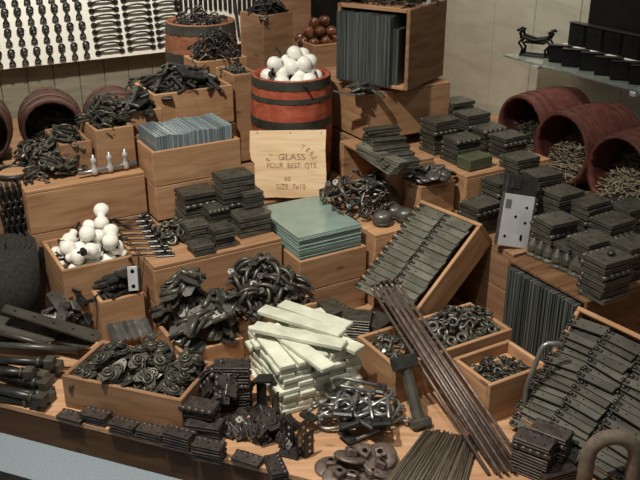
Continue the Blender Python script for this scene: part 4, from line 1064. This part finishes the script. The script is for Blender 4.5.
# ================================================================ right front
q = at(522, 423, 0); q.y -= .01
gp = [(0, 0, 0), (-.002, 0, .07), (-.002, 0, .13), (.003, 0, .16), (.029, .0, .262), (.034, 0, .274), (.046, 0, .281), (.078, .0, .279), (.086, 0, .274), (.089, 0, .262)]
o = obj('bent_pipe', MB().tube(gp, .0075, 12), 'steel', M=T(q) @ RZ(.1)); tag(o, 'grey bent pipe standing with a short elbow before the steep crate', 'pipe')
q = at(611, 470, .05); q = Vector((q.x-.022, 1.80, .028)); RR = .062
hp = [(-RR, 0, -.026)]+[(-RR, 0, .05)]+[(RR*math.cos(a), 0, .098+RR*1.05*math.sin(a)) for a in [PI-PI*j/16 for j in range(17)]]+[(RR, 0, .05), (RR, 0, -.026)]
o = obj('thick_hose_loop', MB().tube(hp, .0205, 16), 'hose', M=T(q) @ RZ(-.05)); tag(o, 'thick brown grey looped bar arching up at the lower right corner', 'loop')
G = 'folded hinges at the lower right'
def fpair(px, py, zb, n, yaw, desc):
    fstack('hinge_front_big', px, py, zb, n, yaw, desc, G)
fpair(552, 428, .001, 6, -.62, 'the pile touching the steep crate, right of two')
fpair(535, 437, .001, 6, -.62, 'the pile beside the bent pipe, left of two')
fpair(556, 466, .001, 2, .35, 'the low pile by the looped bar')

# ================================================================ the white display board with its hardware
BB = 4.63; bl = on_b(-60, 77, BB); br = on_b(303, 20, BB)
a0b = bl.dot(E1); a1b = br.dot(E1); zb = on_b(80, 61.5, BB).z
bd = obj('display_board', MB().box(((a0b+a1b)/2, zb+.40, -.012), (a1b-a0b, .80, .022), .002), 'board_white', M=wall_frame(E2*BB, E1, Z, -E2)); tag(bd, 'long white display board fixed to the boarded wall at upper left', 'display board')
BF = wall_frame(E2*BB, E1, Z, -E2)
@kind_of('board_hook', 'hook', (.05, .1, .03))
def _():
    r = empty('ornate_hook')
    d = MB(); d.M = T(0, .028, .003)
    d.lathe([(.019, 0), (.020, .007), (.0165, .011), (.0125, .008)], 20, caps=False); d.torus(.017, .004, 20, 7, c=(0, 0, .008)); obj('round_cup', d, 'iron_black', r)
    e = MB(); e.M = T(0, .028, .003); e.lathe([(.0135, .001), (.0135, .006), (.006, .010), (.0005, .0105)], 16); obj('cup_boss', e, 'iron_grey', r)
    b = MB()
    for s in (-1, 1): b.tube([(s*.012, .011, .005), (s*.003, -.006, .006), (-s*.005, -.016, .006), (-s*.015, -.036, .005)], [.0032, .0036, .0036, .0045], 7)
    b.tube([(-.017, -.040, .005), (0, -.046, .006), (.017, -.040, .005)], .0055, 8); b.cyl((0, -.043, .006), (0, -.022, .006), .004, n=7)
    obj('scroll_bracket', b, 'iron_black', r); return r
@kind_of('board_pull', 'handle', (.13, .03, .03))
def _():
    r = empty('board_pull')
    obj('handle_bar', MB().tube([(-.055+.11*k/10, .013*math.sin(PI*k/10)**.6, .006+.008*math.sin(PI*k/10)) for k in range(11)], .0048, 7), 'iron_black', r)
    for s in (-1, 1):
        f = MB().prism([(s*.062+.015*math.cos(2*PI*k/12), .012*math.sin(2*PI*k/12)) for k in range(12)], 0, .006); f.cyl((s*.062, 0, .005), (s*.062, 0, .010), .006, n=8); obj('foot_plate', f, 'iron_black', r)
    return r
def board_xy(px, py): p = on_b(px, py, BB); return p.dot(E1), p.z
rows = (((11.5, 57.5), (86, 49), 'lowest', 7), ((8, 37), (82, 29.5), 'second lowest', 7), ((5, 17), (78, 10), 'upper', 7), ((1, -3), (74, -9), 'topmost', 7))
for (p0, p1, nm, n) in rows:
    x0, y0 = board_xy(*p0); x1, y1 = board_xy(*p1)
    for k in range(-1, n):
        t = k/(n-1); spawn('board_hook', (f'dark ornate hook, {nm} row of the white board, ' + (f'{["first", "second", "third", "fourth", "fifth", "sixth", "seventh"][k]} from left' if k >= 0 else 'cut by the left edge')), f'ornate hooks, {nm} row', BF @ T(x0+(x1-x0)*t, y0+(y1-y0)*t, .001) @ Matrix.Scale(.95, 4))
for c, (xa, ya_, dx) in enumerate(((110, 51.5, 0), (141.5, 47.5, 0), (171, 44, 0))):
    x0, y0 = board_xy(xa, ya_)
    for k in range(11):
        spawn('board_pull', f'dark bow pull on the white board, {ORD[k].replace("topmost", "first")} up in the {["left", "middle", "right"][c]} column', f'bow pulls, {["left", "middle", "right"][c]} column', BF @ T(x0-.002*k, y0+.0375*k, .001) @ Matrix.Scale(1.08, 4))
for k in range(26):
    px = 176+4.9*k
    if px < 226: x0, z0 = board_xy(px, 10.0)
    else: x0, z0 = board_xy(px-(px-226)*.02, 12+(px-226)*.16 if px < 285 else 22)
    mb = MB().prism([(-.009, .006), (-.006, 0), (.006, 0), (.009, .006), (.012, .55), (-.012, .55)], 0, .006); mb.hole(0, .03, .006, .004); mb.hole(0, .12, .006, .004)
    o = obj('hanging_strap', mb, 'iron_black', M=BF @ T(x0, z0, .001) @ RZ(.0)); tag(o, 'dark strap hinge hung upright at the right end of the white board', 'strap hinge', 'strap hinges on the white board')
hp0 = board_xy(238, 37); mb = MB().prism([(-.006, 0), (.006, 0), (.012, .5), (-.012, .5)], 0, .006); mb.hole(0, .012, .006, .003)
o = obj('hanging_strap', mb, 'iron_olive', M=BF @ T(hp0[0], hp0[1], .012) @ RZ(.10)); tag(o, 'long strap hinge hanging down below the white board edge', 'strap hinge')
# dark corner post, and a black sheet added to darken the corner
wl = on_b(291, 20, 4.55); o = obj('dark_post', MB().box((0, 0, .75), (.05, .04, 1.5), .004), 'crate_wood_dark', M=T(wl.x, wl.y, 0) @ RZ(YAW)); tag(o, 'dark wooden post between the reddish box and the brown knobs', 'post')
dk = on_b(322, 15, 4.60); o = obj('added_black_sheet', MB().box((0, 0, .85), (.32, .03, 1.7), .004), 'black_paint', M=T(dk.x, dk.y, 0) @ RZ(YAW)); tag(o, 'black sheet added to darken the corner behind the brown knobs', 'panel')
H = Heap((-.285, 4.60, 0), math.radians(42), .17, .17, .81).dome(.03)
H.fill(['latch', 'loop_handle'], 22, {'latch': 'dark rim latch in the brown crate below the hanging straps', 'loop_handle': 'dark drop handle in the brown crate below the hanging straps'}, {'latch': 'latches below the straps', 'loop_handle': 'drop handles below the straps'}, gauss=.3, jit=.3)
H = Heap(Vector((BK.x, BK.y, 0)), 0, .25, .25, .80).dome(.03)
H.fill(['coat_hook', 'loop_handle'], 40, {'coat_hook': 'dark cast hook topping the red barrel below the white board', 'loop_handle': 'dark drop handle topping the red barrel below the white board'}, {'coat_hook': 'hooks in the rear barrel', 'loop_handle': 'drop handles in the rear barrel'}, gauss=.3, jit=.3)
o = obj('barrel_lid', MB().lathe([(.14, 0), (.14, .012)], 40), 'crate_wood_dark', M=T(BK+Vector((0, 0, .485)))); tag(o, 'round wooden lid sunk in the rear red barrel', 'lid')
# heap on top of the tall slate crate, and the small dark heap at its foot
H = Heap((0, 0, 0), 0, .30, .28, .319, M=M_SB).dome(.03)
H.fill(['coat_hook', 'eye_piece', 'loop_handle'], 80, {'coat_hook': 'dark cast hook heaped on top of the tall slate crate', 'eye_piece': 'dark eye bolt heaped on top of the tall slate crate', 'loop_handle': 'dark drop handle heaped on top of the tall slate crate'}, {'coat_hook': 'hooks on the slate crate', 'eye_piece': 'eye bolts on the slate crate', 'loop_handle': 'drop handles on the slate crate'}, spread=.95, jit=.3)
lq = at(357, 92, .712); H = Heap(Vector((lq.x, lq.y, 0)), YAW, .14, .06, .713)
H.fill(['small_clip', 'flat_bar'], 16, {'small_clip': 'dark clip lying before the tall slate crate', 'flat_bar': 'dark drilled plate lying before the tall slate crate'}, {'small_clip': 'clips before the slates', 'flat_bar': 'plates before the slates'}, spread=.9, jit=.2)
# ================================================================ glass shelf and locks on the right wall
SF = wall_frame(E1*3.1, -E2, Z, -E1)      # x runs toward the viewer along the wall, y up, z out of the wall
p0 = on_a(503, 57, 2.85); p1 = on_a(640, 90, 2.85); zs = (p0.z+p1.z)/2
b0s = p0.dot(E2); sh = obj('glass_shelf', MB().box((0, 0, 0), (1.9, .25, .010), .001), 'shelf_glass', M=T(AB(2.972, b0s-.95, zs)) @ RZ(YAW-PI/2)); tag(sh, 'long glass shelf on the pale right wall carrying black locks', 'shelf')
for k, (px, py) in enumerate(((536, 68), (634, 88))):
    q = on_a(px, py, 2.852); o = obj('shelf_clip', MB().box((0, 0, 0), (.03, .035, .02), .003), 'steel_bright', M=T(AB(2.862, q.dot(E2), zs-.0155)) @ RZ(YAW-PI/2)); tag(o, ['small bright clip under the glass shelf edge near its corner', 'small bright clip under the glass shelf at the right edge'][k], 'clip')
def lock_box(key, w, h, d):
    def fn():
        r = empty('rim_lock')
        obj('lock_case', MB().box((0, 0, h/2), (w, d, h), .003), 'black_paint', r)
        f = MB().box((0, -d/2-.0015, h/2), (w*.9, .003, h*.86), .001); f.cyl((w*.2, -d/2-.003, h*.62), (w*.2, -d/2-.004, h*.62), .006, n=9, m=1); f.cyl((w*.2, -d/2-.003, h*.30), (w*.2, -d/2-.004, h*.30), .0035, n=9, m=1)
        obj('face_plate', f, 'black_paint', r)
        obj('top_plate', MB().box((0, -.004, h+.0015), (w+.004, d+.004, .003), .001), 'iron_black', r); return r
    BUILD[key] = fn; CATS[key] = 'lock'; DIMS[key] = (w, d, h)
lock_box('rim_lock', .115, .080, .028); lock_box('ledge_lock', .10, .10, .04)
nl = ['first', 'second', 'third', 'fourth', 'fifth', 'sixth', 'seventh', 'eighth', 'ninth', 'tenth']
zl = zs+.006
for k in range(10):
    bq = b0s-.28-.098*k
    spawn('rim_lock', f'black rim lock on the glass shelf, {nl[k]} from the left', 'rim locks on the glass shelf', T(AB(2.955-.012*(k % 2)-(.02 if k in (4, 7) else 0), bq, zl)) @ RZ(YAW-PI/2+.72+rng.uniform(-.04, .04)))
# cast iron double stand at the shelf's left end
q = AB(2.955, b0s-.105, zl); st = empty('cast_stand', T(q) @ RZ(YAW-PI/2+.55)); tag(st, 'black cast iron stand with scrolled horns at the left end of the shelf', 'stand')
m = MB()
for y in (-.028, .028):
    m.tube([(-.07, y, .085), (-.06, y, .09), (0, y, .075), (.06, y, .09), (.07, y, .085)], [.006, .007, .008, .007, .006], 8)
obj('rail', m, 'black_paint', st)
for sx in (-1, 1):
    for y in (-.028, .028):
        h = MB().tube([(sx*.062, y, .088), (sx*.072, y, .105), (sx*.066, y, .118), (sx*.080, y, .122), (sx*.088, y, .116)], [.007, .008, .009, .008, .005], 8); obj('scroll_horn', h, 'black_paint', st)
        l = MB().tube([(sx*.055, y, .085), (sx*.075, y, .06), (sx*.055, y, .035), (sx*.06, y, .004)], [.007, .006, .006, .008], 8); obj('leg', l, 'black_paint', st)
obj('cross_plate', MB().box((0, 0, .066), (.10, .062, .010), .003), 'black_paint', st); obj('base_plate', MB().box((0, 0, .004), (.14, .07, .008), .002), 'black_paint', st)
# upper ledge
q0 = on_a(564, 44, 2.97); b1s = q0.dot(E2); zg = on_a(600, 53, 2.97).z
lg = obj('white_ledge', MB().box((0, .012, -.006), (1.5, .11, .012), .002), 'shelf_white', M=T(AB(3.015, b1s-.73, zg)) @ RZ(YAW-PI/2)); tag(lg, 'white ledge on the right wall above the glass shelf', 'ledge')
for k in range(8):
    spawn('ledge_lock', f'black lock box on the white ledge, {nl[k]} from the left', 'locks on the white ledge', T(AB(3.005, b1s-.055-.105*k, zg+.001)) @ RZ(YAW-PI/2))
q1 = on_a(588, 18, 3.06); pn = obj('black_board', MB().box((0, 0, .25), (1.2, .03, .5), .003), 'black_paint', M=T(AB(3.075, q1.dot(E2)-.60, zg+.085)) @ RZ(YAW-PI/2)); tag(pn, 'tall black board on the wall above the row of ledge locks', 'board')

# ================================================================ light
w = bpy.data.worlds.new('dim_room'); SC.world = w; w.use_nodes = True
w.node_tree.nodes['Background'].inputs[0].default_value = (1, .96, .90, 1); w.node_tree.nodes['Background'].inputs[1].default_value = .15
def spot(name, loc, aim, power, size, blend, rad=.05, col=(1, .93, .81)):
    l = bpy.data.lights.new(name, 'SPOT'); l.energy = power; l.spot_size = math.radians(size); l.spot_blend = blend; l.shadow_soft_size = rad; l.color = col
    o = bpy.data.objects.new(name, l); COL.objects.link(o); o.location = loc
    o.rotation_euler = (Vector(aim)-Vector(loc)).to_track_quat('-Z', 'Y').to_euler()
spot('key_spot', (-.95, 1.5, 3.25), (-.12, 2.6, .25), 430, 60, .75, .05)
spot('front_spot', (-.2, .9, 3.2), (-.1, 2.1, 0), 120, 46, .9, .05)
spot('right_spot', (1.2, 2.2, 3.2), (1.1, 2.9, .3), 48, 62, .9, .08)
spot('wall_fill', (-.75, 3.0, 2.9), (-1.45, 4.6, .85), 420, 72, .9, .08)  # added lamp that brightens the boarded wall and the white board
spot('right_wall_fill', (.35, 3.7, 2.9), (1.0, 4.6, .7), 200, 70, 1, .08)  # extra lamp added to lift the brightness of the pale wall
SC.view_settings.view_transform = 'Standard'; SC.view_settings.look = 'None'; SC.view_settings.gamma = 1; SC.view_settings.exposure = .08
SC.view_settings.use_curve_mapping = False
